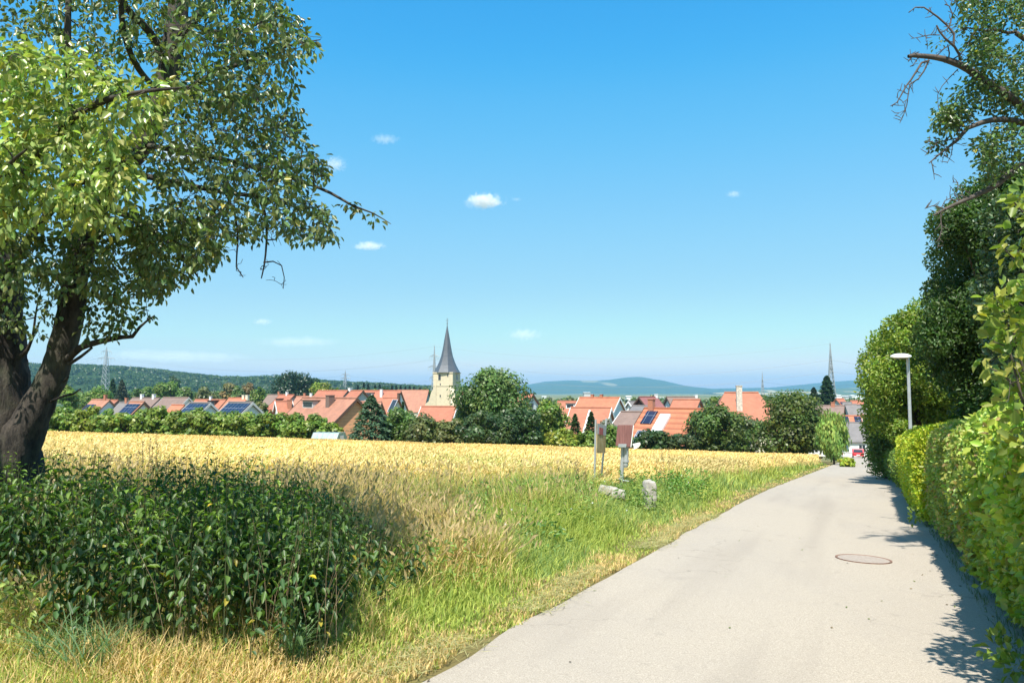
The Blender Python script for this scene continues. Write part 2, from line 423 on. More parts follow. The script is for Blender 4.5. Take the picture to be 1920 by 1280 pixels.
def asphalt():
    m, nt, b = new_mat('pale_worn_asphalt')
    f = ntex(nt, 95, 4, .85); g = ntex(nt, .5, 5, .6, sx=(1, .5, 1)); h = ntex(nt, 60, 4, .8); q = ntex(nt, 3, 3, .5)
    c = ramp(nt, f, [(.3, (.21, .18, .14)), (.5, (.345, .30, .24)), (.68, (.52, .455, .37))])
    c = mixc(nt, ramp(nt, g, [(.42, (0, 0, 0)), (.62, (.35, .35, .35))]), c, (.30, .265, .225))
    c = mixc(nt, ramp(nt, h, [(.62, (0, 0, 0)), (.72, (.5, .5, .5))]), c, (.22, .19, .16))
    tc = nt.nodes.new('ShaderNodeTexCoord'); mp = nt.nodes.new('ShaderNodeMapping'); mp.vector_type = 'TEXTURE'; mp.inputs['Rotation'].default_value = (0, 0, -math.atan(.4686)); mp.inputs['Scale'].default_value = (1, 14, 1)
    nt.links.new(tc.outputs['Object'], mp.inputs[0]); st = nt.nodes.new('ShaderNodeTexNoise'); st.inputs['Scale'].default_value = 1.6; st.inputs['Detail'].default_value = 3; nt.links.new(mp.outputs[0], st.inputs['Vector'])
    c = mixc(nt, ramp(nt, st.outputs['Fac'], [(.5, (0, 0, 0)), (.68, (.4, .4, .4))]), c, (.25, .215, .175))
    vc = nt.nodes.new('ShaderNodeTexVoronoi'); vc.feature = 'DISTANCE_TO_EDGE'; vc.inputs['Scale'].default_value = .55; wn = nt.nodes.new('ShaderNodeTexNoise'); wn.inputs['Scale'].default_value = 2.5; wn.inputs['Detail'].default_value = 5
    va = nt.nodes.new('ShaderNodeVectorMath'); va.operation = 'MULTIPLY_ADD'; va.inputs[1].default_value = (.8, .8, 0); nt.links.new(tc.outputs['Object'], wn.inputs['Vector']); nt.links.new(wn.outputs['Color'], va.inputs[0]); nt.links.new(tc.outputs['Object'], va.inputs[2]); nt.links.new(va.outputs[0], vc.inputs['Vector'])
    cm = mixc(nt, ramp(nt, vc.outputs['Distance'], [(0, (.45, .45, .45)), (.008, (0, 0, 0))]), (0, 0, 0), ramp(nt, g, [(.48, (0, 0, 0)), (.58, (1, 1, 1))]))
    c = mixc(nt, cm, c, (.13, .115, .095))
    c = mixc(nt, ramp(nt, q, [(.66, (0, 0, 0)), (.74, (.28, .28, .28))]), c, (.2, .18, .15))
    nt.links.new(c, b.inputs['Base Color']); b.inputs['Roughness'].default_value = .85; b.inputs['Specular IOR Level'].default_value = .25
    bump(nt, h, b, .35, .006); return m
ds = np.concatenate([np.arange(-6, 30, .25), np.arange(30, 152, 1.0)])
rows = []
for i, d in enumerate(ds):
    wl = .10 * noise.noise(Vector((d * .9, 3, 0))) + .05 * noise.noise(Vector((d * 4, 9, 0)))
    for off in np.linspace(-2.77 + wl, 1.45, 9):
        x = road_x(d, off); rows.append((x, d, Gf(x, d) + .006))
k = 9; n = len(ds); b0 = (np.arange(n - 1)[:, None] * k + np.arange(k - 1)[None]).ravel()
tag(mesh_np('road', rows, np.stack([b0, b0 + 1, b0 + k + 1, b0 + k], 1), asphalt(), smooth_=True), kind='structure')

def hill(name, pts, d0, depth, mat, seed, base=-14, rough=4, n_rows=24):
    """a ridge whose crest follows pixels pts at distance d0, falling towards the camera over `depth` metres"""
    xs = np.linspace(pts[0][0], pts[-1][0], 140); cy = np.interp(xs, [p[0] for p in pts], [p[1] for p in pts])
    V = []; rws = n_rows
    for j in range(rws + 6):
        t = j / rws
        for i, px in enumerate(xs):
            dd = d0 - depth * (1 - t)
            top = P(px, cy[i], d0); x = top.x * (.93 + .07 * t) if t <= 1 else top.x
            if t <= 1: hgt = base + (top.z - base) * (math.sin(t * math.pi / 2) ** 1.25)
            else: hgt = top.z - (t - 1) * (top.z - base) * 3
            e = (math.sin(min(1, t) * math.pi)) * rough * 2 + rough * .15 * min(1, t * 3)
            V.append((x, dd, hgt + e * noise.noise(Vector((x / depth * 6, dd / depth * 5, seed))) + (0 if t > 1 or t < .9 else rough * .12 * noise.noise(Vector((x / depth * 30, seed, 0))))))
    n = len(xs); m = rws + 6; b0 = (np.arange(m - 1)[:, None] * n + np.arange(n - 1)[None]).ravel()
    o = mesh_np(name, V, np.stack([b0, b0 + 1, b0 + n + 1, b0 + n], 1), mat, smooth_=True); tag(o, kind='structure'); return o, V, n, m
def hillmat(name, dark, mid, fieldc, fsc, thr):
    m, nt, b = new_mat(name)
    f = ntex(nt, .02, 8, .75); g = ntex(nt, fsc, 2, .5, sx=(1, .25, 1))
    c = ramp(nt, f, [(.35, dark), (.65, mid)])
    c = mixc(nt, ramp(nt, g, [(thr, (0, 0, 0)), (thr + .02, (1, 1, 1))]), c, fieldc)
    nt.links.new(c, b.inputs['Base Color']); b.inputs['Roughness'].default_value = .95; b.inputs['Specular IOR Level'].default_value = .05
    bump(nt, f, b, 1, 8); return m
farm = hillmat('far_wooded_hill', (.025, .05, .02), (.05, .085, .03), (.22, .2, .11), .0016, .66)
hill('hills', [(700, 738), (850, 736), (940, 729), (990, 721), (1020, 715), (1060, 713), (1110, 713), (1140, 712), (1170, 708), (1195, 707), (1220, 711), (1250, 722), (1270, 727), (1330, 729), (1420, 728), (1460, 725), (1500, 721), (1540, 717), (1590, 714), (1650, 713), (1760, 712), (1900, 716), (2100, 722)], 9000, 2600, farm, 3.3, rough=14)
hill('hills', [(1330, 737), (1400, 733), (1450, 731), (1520, 730), (1600, 727), (1700, 728), (1900, 735)], 5200, 1200, hillmat('far_lower_slope', (.05, .08, .03), (.09, .13, .05), (.34, .3, .17), .004, .52), 8.1, rough=6)
leftm = hillmat('near_wooded_hill', (.02, .045, .015), (.045, .08, .025), (.1, .13, .04), .004, .7)
ho, HV, hn, hm = hill('hills', [(-260, 672), (-120, 672), (0, 678), (40, 683), (80, 688), (120, 693), (180, 692), (240, 696), (300, 701), (350, 706), (420, 711), (500, 713), (600, 719), (700, 723), (760, 728), (830, 731), (900, 736)], 1500, 650, leftm, 5.5, rough=6)
# bare quarry face on the far hill
qa = P(1000, 741, 8000)
mbq = MB()
def quarry(px0, px1, py0, py1, d):
    V = []; Fq = []
    nx_, ny_ = 24, 6
    for j in range(ny_ + 1):
        for i in range(nx_ + 1):
            t = i / nx_; e = math.sin(math.pi * t) ** .5
            py = py1 + (py0 - py1) * (j / ny_) * e + 1.2 * noise.noise(Vector((i * .7, j, d)))
            V.append(P(px0 + (px1 - px0) * t, py, d + 90 * j))
    for j in range(ny_):
        for i in range(nx_):
            a = j * (nx_ + 1) + i; Fq.append((a, a + 1, a + nx_ + 2, a + nx_ + 1))
    o = mesh_np('quarry_slope', V, Fq, plain('bare_quarry_earth', (.52, .42, .33), .95, var=.2, scale=.01), smooth_=True)
    tag(o, kind='structure')
quarry(965, 1080, 729, 744, 7300); quarry(1030, 1085, 733, 741, 7100)

# forest on the left hill: trees one cannot count -> one object
acc = Acc()
HVa = np.array(HV).reshape(hm, hn, 3)
N = 5200
ji = rng.uniform(0.5, hm - 6.5, N) ** 1.0; ij = rng.uniform(0, hn - 1.01, N)
ji = np.where(rng.random(N) < .35, rng.uniform(hm - 9, hm - 6.2, N), ji)
j0 = ji.astype(int); i0 = ij.astype(int)
base = HVa[j0, i0] * (1 - (ji - j0))[:, None] + HVa[np.minimum(j0 + 1, hm - 1), i0] * (ji - j0)[:, None]
base = base + (HVa[j0, np.minimum(i0 + 1, hn - 1)] - HVa[j0, i0]) * (ij - i0)[:, None]
K = 34
rad = rng.uniform(4.5, 8.5, N)
hue = rng.random(N)
cols = np.stack([.028 + .05 * hue, .062 + .07 * hue, .018 + .015 * hue], 1)
dirs = rand_dir(N * K, .5).reshape(N, K, 3)
pos = base[:, None] + np.array([0, 0, 2.]) + dirs * rad[:, None, None] * np.array([1, 1, .8]) * rng.uniform(.8, 1.05, (N, K, 1))
pos = pos.reshape(-1, 3); nr = unit(dirs.reshape(-1, 3) + .45 * rand_dir(N * K))
tg = unit(np.cross(nr, rand_dir(N * K)))
V, Fc = quad_geo(pos, tg, nr, rng.uniform(2.4, 4.0, N * K), rng.uniform(2.0, 3.4, N * K))
cc = np.repeat(np.repeat(cols, K, 0) * rng.uniform(.75, 1.3, (N * K, 1)), 4, 0)
acc.add(V, Fc, cc)
tag(acc.obj('forest', M['leaf']), 'wooded ridge of mixed trees fading into haze on the left', 'forest', kind='stuff')

# ------------------------------------------------------------------ trees
def crown_leaves(acc, o, w, h, col, leaf, n, clumps=None, egg=.15, style='broad', ragged=.12, hv=.25, cz=None):
    """o: base centre of crown (Vector), w width, h height"""
    o = np.array(o, float); col = np.array(col, float)
    if style == 'broad' or style == 'willow':
        nc = clumps or 34
        d = rand_dir(nc, .25); rr = rng.uniform(.45, 1.0, (nc, 1)) ** .6
        cen = d * rr * np.array([.5, .5, .5]) * .84
        taper = 1 - egg * 2 * cen[:, 2:3]
        cen[:, :2] *= taper
        cen = cen * np.array([w, w, h]) + np.array([0, 0, h * .5])
        cr = rng.uniform(.13, .24, nc) * min(w, h) * 1.0
        cr[rng.random(nc) < .2] *= .65
        wts = cr ** 2 / np.sum(cr ** 2); cl = rng.choice(nc, n, p=wts)
        dd = rand_dir(n, .35)
        r = cr[cl][:, None] * rng.uniform(.55, 1.0 + ragged * 2, (n, 1))
        pos = o + cen[cl] + dd * r * np.array([1, 1, .8 if style == 'broad' else 1.5])
        nr = unit(dd + .55 * rand_dir(n) + np.array([0, 0, .25]))
        cb = col[None] * (1 + hv * rng.uniform(-1, 1, (nc, 1)))
        cb = cb * (1 + np.stack([rng.uniform(-.2, .45, nc), np.zeros(nc), rng.uniform(-.2, .2, nc)], 1) * hv * 2)
        # inner fill
        cc = cb[cl]
        tg = unit(np.cross(nr, rand_dir(n)))
        if style == 'willow': tg = unit(np.array([0, 0, -1.]) + .35 * rand_dir(n))
    else:                                    # conifer: whorls of drooping boughs
        t = rng.random(n) ** 1.45            # 0 bottom 1 top (more at the bottom)
        a = rng.uniform(0, 2 * math.pi, n)
        lob = 1 + .22 * np.sin(a * 5 + t * 40) + .16 * np.sin(t * h / .55 * 2 * math.pi / (1.0 if h < 8 else 2.2))
        rmax = .5 * w * ((1 - t) ** (.8 if style == 'conifer' else .62)) * lob + .02 * w
        r = rmax * rng.uniform(.35, 1.05, n) ** .5
        pos = o + np.stack([r * np.cos(a), r * np.sin(a), t * h - r * .22], 1)
        nr = unit(np.stack([np.cos(a), np.sin(a), np.full(n, .8)], 1) + .6 * rand_dir(n)); tg = unit(np.stack([np.cos(a), np.sin(a), np.full(n, -.3)], 1) + .35 * rand_dir(n))
        cc = np.broadcast_to(col, (n, 3)) * (1 + .5 * hv * np.sin(a * 7 + t * 30)[:, None])
    s = leaf * rng.uniform(.7, 1.3, n)
    V, Fc = quad_geo(pos, tg, nr, s * (1.5 if style != 'willow' else 2.6), s)
    cc = cc * rng.uniform(.7, 1.32, (n, 1)) * (1 + np.stack([rng.uniform(-.1, .3, n), np.zeros(n), np.zeros(n)], 1))
    acc.add(V, Fc, np.repeat(cc, 4, 0))

def tree(name, label, px, top, wpx, d, col, style='broad', group=None, base=None, cat=None, clear=.12, leafpx=3.0, dens=1.0, mat='leaf', clumps=None, hv=.25, egg=.15):
    g = P(px, 735, d); gz = Gf(g.x, d) if base is None else P(px, base, d).z
    topz = P(px, top, d).z; h = topz - gz; wm = wpx / F * d
    o = Vector((g.x, d, gz))
    e = empty(name, o, label, cat or name.replace('_', ' '), group, 0)
    leaf = leafpx / F * d
    ch = h * (1 - clear); area = wpx * (ch / d * F)
    n = int(area / (leafpx ** 2) * 8.5 * dens); n = max(250, min(n, 45000))
    acc = Acc(); crown_leaves(acc, (0, 0, h * clear), wm, ch, col, leaf, n, clumps, style=style, hv=hv, egg=egg)
    if d < 95 and style == 'broad' and clear < .08:      # low skirt of foliage down to the ground
        crown_leaves(acc, (0, 0, -.1), wm * .98, ch * .58, np.array(col) * .92, leaf, int(n * .5), 26, style=style, hv=hv, egg=-.05)
    acc.obj('crown', M[mat], e)
    mb = MB(); tr = max(.05, wm * .028)
    lean = rng.uniform(-.03, .03, 2)
    mb.path([(0, 0, -.2), (lean[0] * h * .4, lean[1] * h * .4, h * .35), (lean[0] * h, lean[1] * h, h * .78)], [tr * 1.3, tr, tr * .3], 8)
    if style in ('broad', 'willow'):
        for k in range(6):
            a = k * 1.05 + random.random(); z0 = h * random.uniform(.2, .5)
            f_ = z0 / h
            mb.path([(lean[0] * h * f_, lean[1] * h * f_, z0), (math.cos(a) * wm * .18, math.sin(a) * wm * .18, z0 + h * .12), (math.cos(a) * wm * .36, math.sin(a) * wm * .36, z0 + h * .26)], [tr * .5, tr * .35, tr * .12], 5)
    mb.build('trunk', M['far_bark'], e)
    return e

G_OR = (.125, .215, .035); G_MID = (.085, .165, .035); G_DK = (.042, .095, .028); G_BL = (.07, .14, .075); G_YL = (.21, .28, .04); G_OL = (.12, .165, .055)
# the row of small orchard trees along the far edge of the field
orch = [(95, 768, 58), (132, 762, 60), (168, 760, 62), (205, 766, 56), (238, 770, 54), (270, 768, 56), (303, 764, 54), (335, 770, 54), (368, 767, 56), (400, 773, 52), (432, 770, 54), (464, 773, 52), (496, 772, 52), (527, 774, 52), (560, 774, 56), (594, 776, 54), (622, 792, 42)]
ordn = ['first', 'second', 'third', 'fourth', 'fifth', 'sixth', 'seventh', 'eighth', 'ninth', 'tenth', 'eleventh', 'twelfth', 'thirteenth', 'fourteenth', 'fifteenth', 'sixteenth', 'seventeenth']
for i, (px, top, wp) in enumerate(orch):
    lb = 'bushy green orchard tree behind the wheat, %s from the leaning trunk' % ordn[i]
    if i == len(orch) - 1: lb = 'yellowish low bush closing the orchard row beside the greenhouse'
    tree('orchard_tree', lb, px, top + 1, wp * 1.15, 74 + rng.uniform(-1.5, 1.5), np.array(G_OR) * rng.uniform(1.0, 1.35) * (np.array([1.35, 1.15, 1]) if i in (2, 16) else 1), group='orchard trees along the field edge', clear=.06, cat='fruit tree', leafpx=4.4, dens=1.25, clumps=22, egg=-.05)

mid = [ # name, label, px, top, wpx, d, col, style, extra
 ('blue_spruce', 'bluish spruce with a pointed top right of the orange barn gable', 697, 741, 92, 78, G_BL, 'conifer', dict(leafpx=4.2, clear=.02, dens=1.2)),
 ('garden_tree', 'mid green tree between the blue spruce and the olive tree', 752, 757, 88, 80, G_MID, 'broad', {}),
 ('garden_tree', 'green tree with a pale leaning stem below the church nave', 795, 779, 80, 76, G_OL, 'broad', {}),
 ('garden_tree', 'olive green rounded tree below the church tower', 845, 785, 86, 77, G_OL, 'broad', {}),
 ('walnut_tree', 'tallest broad green tree right of the church tower', 924, 690, 128, 84, (.10, .185, .045), 'broad', dict(clumps=60, dens=1.6, egg=.2)),
 ('garden_tree', 'dark round tree in front of the tallest tree beside the church', 905, 768, 92, 74, (.05, .1, .03), 'broad', {}),
 ('garden_tree', 'dense dark green tree low to the right of the tallest tree', 968, 764, 98, 77, G_DK, 'broad', {}),
 ('purple_tree', 'dark purple leaved tree behind the green crowns', 992, 752, 44, 90, (.045, .03, .03), 'broad', dict(leafpx=3.4)),
 ('garden_tree', 'fresh green tree right of the dark purple tree', 1028, 745, 66, 88, G_OR, 'broad', {}),
 ('garden_bush', 'yellow green bush behind the wheat left of the notice board', 1052, 803, 66, 76, G_YL, 'broad', dict(clear=0)),
 ('garden_bush', 'broad leaved bush directly behind the notice board', 1105, 806, 62, 75, G_OR, 'broad', dict(clear=0)),
 ('cypress_tree', 'slim dark conifer left of the notice board posts', 1078, 776, 34, 82, G_DK, 'conifer', dict(clear=0)),
 ('cypress_tree', 'slim dark conifer just above the notice board posts', 1108, 772, 38, 82, (.04, .08, .025), 'conifer', dict(clear=0)),
 ('silver_bush', 'pale silvery bush between orange roofs and the maroon box', 1142, 780, 34, 84, (.16, .2, .14), 'broad', dict(clear=0)),
 ('garden_bush', 'bright green bush right behind the maroon box', 1150, 796, 56, 78, G_OR, 'broad', dict(clear=0)),
 ('yew_bush', 'dark bush in front of the roof with solar panel', 1228, 803, 74, 74, G_DK, 'broad', dict(clear=0)),
 ('yew_bush', 'dark low bush between the orange roof and the round tree', 1272, 812, 66, 73, (.045, .085, .03), 'broad', dict(clear=0)),
 ('lime_tree', 'broad bright green tree right of the big orange roof', 1340, 762, 112, 78, (.075, .14, .03), 'broad', dict(clumps=44)),
 ('garden_tree', 'grey green tree in front of the hipped orange roof', 1392, 768, 66, 82, (.1, .14, .06), 'broad', {}),
 ('maple_tree', 'dark domed maple at the right end of the wheat field', 1481, 729, 118, 72, (.09, .15, .03), 'broad', dict(clumps=54, dens=1.2)),
 ('willow_tree', 'light green weeping willow beside the road end', 1560, 777, 50, 66, (.22, .37, .09), 'willow', dict(leafpx=3.2, clumps=60, clear=.03, dens=1.5, egg=-.02)),
 ('box_bush', 'small clipped yellow green bush at the end of the field', 1583, 857, 34, 58, (.33, .42, .05), 'broad', dict(clear=0, leafpx=2.6, dens=2)),
 ('roadside_shrub', 'green shrub hanging over the far right of the road', 1656, 812, 36, 62, (.075, .13, .03), 'broad', dict(clear=0)),
 ('giant_fir', 'tall dark green cone shaped fir below the lattice mast', 1551, 704, 48, 215, (.03, .075, .028), 'fir', dict(leafpx=3.0, clear=.0, dens=2.0)),
 ('dark_fir', 'narrow dark conifer left of the cone shaped fir', 1526, 726, 34, 215, (.03, .06, .028), 'fir', dict(clear=0, dens=2.0)),
 ('village_tree', 'round dark tree between the maple and the dark conifers', 1510, 738, 26, 220, G_MID, 'broad', dict(clear=0)),
 ('village_tree', 'green tree right of the hipped roof chimney', 1424, 728, 48, 150, G_MID, 'broad', {}),
 ('village_tree', 'green tree left of the hipped orange roof', 1336, 739, 40, 150, G_OR, 'broad', {}),
 ('village_tree', 'pale tree behind the white gable near the hipped roof', 1312, 744, 26, 160, G_OL, 'broad', {}),
 ('village_tree', 'small round tree on the skyline above the maroon roof', 1224, 736, 15, 300, G_OL, 'broad', {}),
 ('village_tree', 'tiny round tree on the skyline above the brown roof', 1275, 739, 9, 300, G_OL, 'broad', {}),
 ('village_tree', 'low tree on the skyline left of the red roofs below the blue hill', 1068, 742, 24, 300, G_OL, 'broad', {}),
 ('village_tree', 'tree tops rising right of the church nave', 797, 724, 30, 330, G_MID, 'broad', {}),
 ('village_tree', 'dark round tree above the long red roofs', 722, 719, 20, 360, G_DK, 'broad', {}),
 ('village_tree', 'light green tree left of the smallest pylon', 627, 720, 34, 300, G_OR, 'broad', {}),
 ('village_tree', 'yellowish tree right of the big dark grove', 600, 709, 46, 320, G_YL, 'broad', {}),
 ('oak_grove_tree', 'largest dark tree standing above the village roofs', 553, 696, 84, 330, (.024, .06, .024), 'broad', dict(clumps=50)),
 ('oak_grove_tree', 'dark tree at the right shoulder of the largest dark tree', 590, 708, 46, 335, (.026, .062, .022), 'broad', {}),
 ('village_tree', 'dark solitary crown above the ridge wood', 325, 697, 26, 420, G_DK, 'broad', {}),
 ('village_tree', 'bright round tree above the roofs, below the dark solitary crown', 310, 713, 52, 280, G_OR, 'broad', {}),
 ('village_tree', 'low green tree left of the bright round tree', 270, 722, 44, 285, G_MID, 'broad', {}),
 ('village_tree', 'grey green conifer shaped tree left of centre of the left roofs', 228, 712, 40, 290, (.06, .085, .05), 'conifer', {}),
 ('village_tree', 'dark conifer beside the foot of the large left pylon', 211, 710, 30, 300, G_DK, 'conifer', {}),
 ('village_tree', 'green tree at the foot of the large left pylon', 182, 726, 56, 260, G_OR, 'broad', {}),
 ('village_tree', 'green tree right of the leaning trunk above the orchard', 128, 712, 40, 150, G_OR, 'broad', {}),
 ('village_tree', 'tree with pale blossom among the left village trees', 428, 712, 30, 280, (.19, .19, .075), 'broad', {}),
 ('village_tree', 'second pale blossoming tree left of the dark grove', 464, 711, 28, 285, (.17, .15, .07), 'broad', {}),
 ('village_tree', 'green tree between the two pale blossoming trees', 446, 722, 30, 275, G_MID, 'broad', {}),
 ('village_tree', 'bushy green tree right of the second blossoming tree', 486, 721, 34, 270, G_OR, 'broad', {}),
 ('village_tree', 'olive tree above the long salmon roof on the left', 385, 725, 46, 275, G_OL, 'broad', {}),
 ('village_tree', 'mid green tree between olive tree and bright round tree', 350, 721, 40, 280, G_MID, 'broad', {}),
 ('village_tree', 'low tree beside the two dark solar roofs', 490, 745, 26, 125, G_OL, 'broad', {}),
 ('village_tree', 'slim dark tree among roofs below the nave', 756, 753, 10, 120, G_DK, 'conifer', dict(dens=2)),
]
for nm, lb, px, top, wp, d, col, st, ex in mid:
    ex = dict(ex); far = d > 120
    ex.setdefault('leafpx', 2.8 if far else 3.9); ex.setdefault('clear', .0 if d < 95 else .05); wp *= 1.1 if d < 95 else 1; ex.setdefault('dens', 1.2)
    tree(nm, lb, px, top, wp, d, col, st, group='trees in the village' if nm == 'village_tree' else None, cat='tree' if 'tree' in nm or 'fir' in nm or 'spruce' in nm else 'bush', **ex)
# belt of small background trees and conifers too mixed to count behind the roofs
acc = Acc()
for px in np.arange(120, 880, 7.5):
    d = rng.uniform(330, 520); top = rng.uniform(722, 733)
    g = P(px, 735, d); gz = Gf(g.x, d); h = P(px, top, d).z - gz; wm = rng.uniform(20, 34) / F * d
    crown_leaves(acc, (g.x, d, gz), wm, h, np.array(random.choice([G_MID, G_OR, G_OL, G_DK])), 2.6 / F * d, 420, 9)
for px in np.arange(1000, 1900, 10):
    d = rng.uniform(380, 700); top = rng.uniform(741, 746)
    g = P(px, 735, d); gz = Gf(g.x, d); h = P(px, top, d).z - gz; wm = rng.uniform(16, 30) / F * d
    crown_leaves(acc, (g.x, d, gz), wm, h, np.array(random.choice([G_MID, G_OL, G_DK])), 2.4 / F * d, 220, 7)
tag(acc.obj('tree_belt', M['leaf']), 'belt of distant mixed trees behind the village roofs', 'trees', kind='stuff')
for i, px in enumerate([671, 682, 690, 703, 712, 735, 743, 751, 760, 768, 776, 787]):
    tree('skyline_fir', 'small dark fir on the skyline, %s from the left of its row' % ordn[i], px, [722, 717, 719, 722, 721, 722, 722, 723, 725, 723, 725, 726][i], 12, 520, (.03, .062, .035), 'conifer', group='firs in the skyline row', clear=0, leafpx=2.6, dens=2.2, cat='fir')
# ------------------------------------------------------------------ village
def window(parent, M4, w=1.0, h=1.2, frame=None, bars=True):
    """window in local coords: x across, z up, facing -y; frame + pane"""
    f = MB(); t = .09
    f.box(-w / 2 - t, w / 2 + t, -.05, .02, h / 2, h / 2 + t, M4); f.box(-w / 2 - t, w / 2 + t, -.05, .02, -h / 2 - t, -h / 2, M4)
    f.box(-w / 2 - t, -w / 2, -.05, .02, -h / 2, h / 2, M4); f.box(w / 2, w / 2 + t, -.05, .02, -h / 2, h / 2, M4)
    if bars: f.box(-.03, .03, -.045, .01, -h / 2, h / 2, M4)
    o = f.build('window', frame or M['wtrim'], parent)
    MB().box(-w / 2, w / 2, -.025, .015, -h / 2, h / 2, M4).build('pane', M['glass'], o)
    return o

def house(label, a, b, yr, d, th, W, roof, wall, pitch=42, name='house', hip=0, chim=(), sol=None, wins=True, dz=0, gwin='auto', verge=None, over=.35, group='houses of the village', gablemat=None, sky=(), gthick=.22):
    """gabled house; ridge seen between pixels a and b at height yr; th = ridge turned clockwise (right end nearer)"""
    th = R(th); c = P((a + b) / 2, yr, d)
    L = (b - a) / F * d / max(.35, math.cos(th) + math.sin(th) * (((a + b) / 2 - 960) / F))
    hr = W / 2 * math.tan(R(pitch)); gz = Gf(c.x, d) - .6 + dz
    zr = c.z - gz; hw = max(zr - hr, 1.2)
    e = empty(name, (c.x, d, gz), label, 'church' if name == 'church' else 'house', group, -th)
    Lw = L / 2 - over; Ww = W / 2 - over * .9
    tp = math.tan(R(pitch)); 
    zt = zr - .30                      # underside of the roof at the ridge
    m = MB()
    if hip:
        m.box(-Lw, Lw, -Ww, Ww, 0, zr - hr + .02)
    else:
        m.prism([(-Ww, 0), (Ww, 0), (Ww, zt - Ww * tp), (0, zt), (-Ww, zt - Ww * tp)], -Lw, Lw)
    m.build('wall', M[wall], e)
    if gablemat:
        g = MB(); g.prism([(-Ww - .02, 1.6), (Ww + .02, 1.6), (Ww + .02, zt - Ww * tp - .02), (0, zt - .02), (-Ww - .02, zt - Ww * tp - .02)], Lw + .004, Lw + .09); g.build('gable_cladding', M[gablemat], e)
    r = MB(); k = gthick
    if hip:
        hl = L / 2; rl = hl - hip; ze = zr - hr
        v = [(-hl, -W / 2, ze), (hl, -W / 2, ze), (hl, W / 2, ze), (-hl, W / 2, ze), (-rl, 0, zr), (rl, 0, zr)]
        v += [(x, y, z - k) for x, y, z in v[:4]]
        r.add(v, [(0, 1, 5, 4), (1, 2, 5), (2, 3, 4, 5), (3, 0, 4), (9, 8, 7, 6), (0, 6, 7, 1), (1, 7, 8, 2), (2, 8, 9, 3), (3, 9, 6, 0)])
    else:
        r.prism([(-W / 2, zr - hr), (0, zr), (W / 2, zr - hr), (W / 2, zr - hr - k), (0, zr - k * 1.25), (-W / 2, zr - hr - k)], -L / 2, L / 2)
    ro = r.build('roof', M[roof], e)
    rc = MB(); rc.path([(-L / 2 + (hip or 0), 0, zr + .03), (L / 2 - (hip or 0), 0, zr + .03)], [.13, .13], 6); rc.build('ridge_tiles', M[roof], ro)
    if verge and not hip:
        for sx in (-1, 1):
            x0 = sx * (L / 2); x1 = x0 + sx * .07
            vb = MB()
            for sy in (-1, 1):
                vb.prism([(sy * W / 2, zr - hr + .05), (sy * .004, zr + .07), (sy * .004, zr - .34), (sy * W / 2, zr - hr - .34)], min(x0, x1) , max(x0, x1))
            vb.build('verge_board', M[verge], e)
    for cx, cy, ch, cs, cm in chim:    # along the ridge (fraction), offset towards the camera, height above ridge, size
        zc = zr - abs(cy) * tp
        cm_ = MB().box(cx * L / 2 - cs / 2, cx * L / 2 + cs / 2, -cy - cs / 2, -cy + cs / 2, zc - .5, zr + ch).box(cx * L / 2 - cs * .58, cx * L / 2 + cs * .58, -cy - cs * .58, -cy + cs * .58, zr + ch, zr + ch + .1)
        cm_.build('chimney', M[cm], ro)
    def slope(x, s):                    # local frame on the front slope at x, s metres down from the ridge
        an = R(pitch); y = -s * math.cos(an); z = zr - s * math.sin(an)
        return Matrix.Translation((x, y, z)) @ Matrix.Rotation(an, 4, 'X')
    sl = (W / 2) / math.cos(R(pitch))
    if sol:                             # list of (x0,x1,s0,s1 as fractions, material)
        for x0, x1, s0, s1, sm_ in sol:
            mm = slope(0, 0)
            MB().box(x0 * L / 2, x1 * L / 2, -s1 * sl, -s0 * sl, .03, .34 if sm_ == 'wtrim' and x1 - x0 > .25 and s1 - s0 > .5 else .12, mm).build('solar_panel' if 'solar' in sm_ else 'roof_window', M[sm_], ro)
            if sm_ == 'solar_fine' or sm_ == 'glass':
                fr = MB(); X0, X1, S0, S1 = x0 * L / 2, x1 * L / 2, -s1 * sl, -s0 * sl
                for q in ((X0 - .08, X1 + .08, S0 - .08, S0), (X0 - .08, X1 + .08, S1, S1 + .08), (X0 - .08, X0, S0, S1), (X1, X1 + .08, S0, S1)): fr.box(*q, .02, .15, mm)
                fr.build('panel_frame', M['galv'], ro)
    if wins and not hip:
        # gable windows at the right end
        gm = Matrix.Translation((Lw, 0, 0)) @ Matrix.Rotation(R(90), 4, 'Z')
        zz = zr - hr
        if gwin == 'auto':
            spots = [(-W * .17, zz - 1.2), (W * .17, zz - 1.2), (0, zz + hr * .32)] if W > 7 else [(0, zz + hr * .2)]
            if hw > 4.5: spots += [(-W * .2, zz - 3.6), (W * .2, zz - 3.6)]
        else: spots = gwin
        for x, z in spots:
            if z > .8: window(e, gm @ Matrix.Translation((x, 0, z)), .95, 1.15)
        n = max(1, int(L / 3.2))
        if hw > 2.2:
            for i in range(n):
                x = -L / 2 + L * (i + .5) / n
                window(e, Matrix.Translation((x, -Ww, zz - .35 - .8)), 1.0, 1.2)
    for (x, s, ww, hh, cm) in sky:      # flat dormers: x fraction, s metres down, width, height
        mm = Matrix.Translation((x * L / 2, -s * math.cos(R(pitch)), zr - s * math.sin(R(pitch))))
        dm = MB().box(-ww / 2, ww / 2, 0, s * .8, -.3, hh, mm).build('dormer', M[cm], ro)
        MB().box(-ww / 2 - .15, ww / 2 + .15, -.2, s * .8, hh, hh + .12, mm).build('dormer_roof', M['timber'], dm) if False else None
        MB().box(-ww / 2 - .15, ww / 2 + .15, -.2, s * .8, hh, hh + .12, mm).build('dormer_roof', M['timber'], ro)
        MB().box(-ww / 2 + .2, ww / 2 - .2, -.03, .03, .15, hh - .2, mm).build('dormer_window', M['glass'], ro)
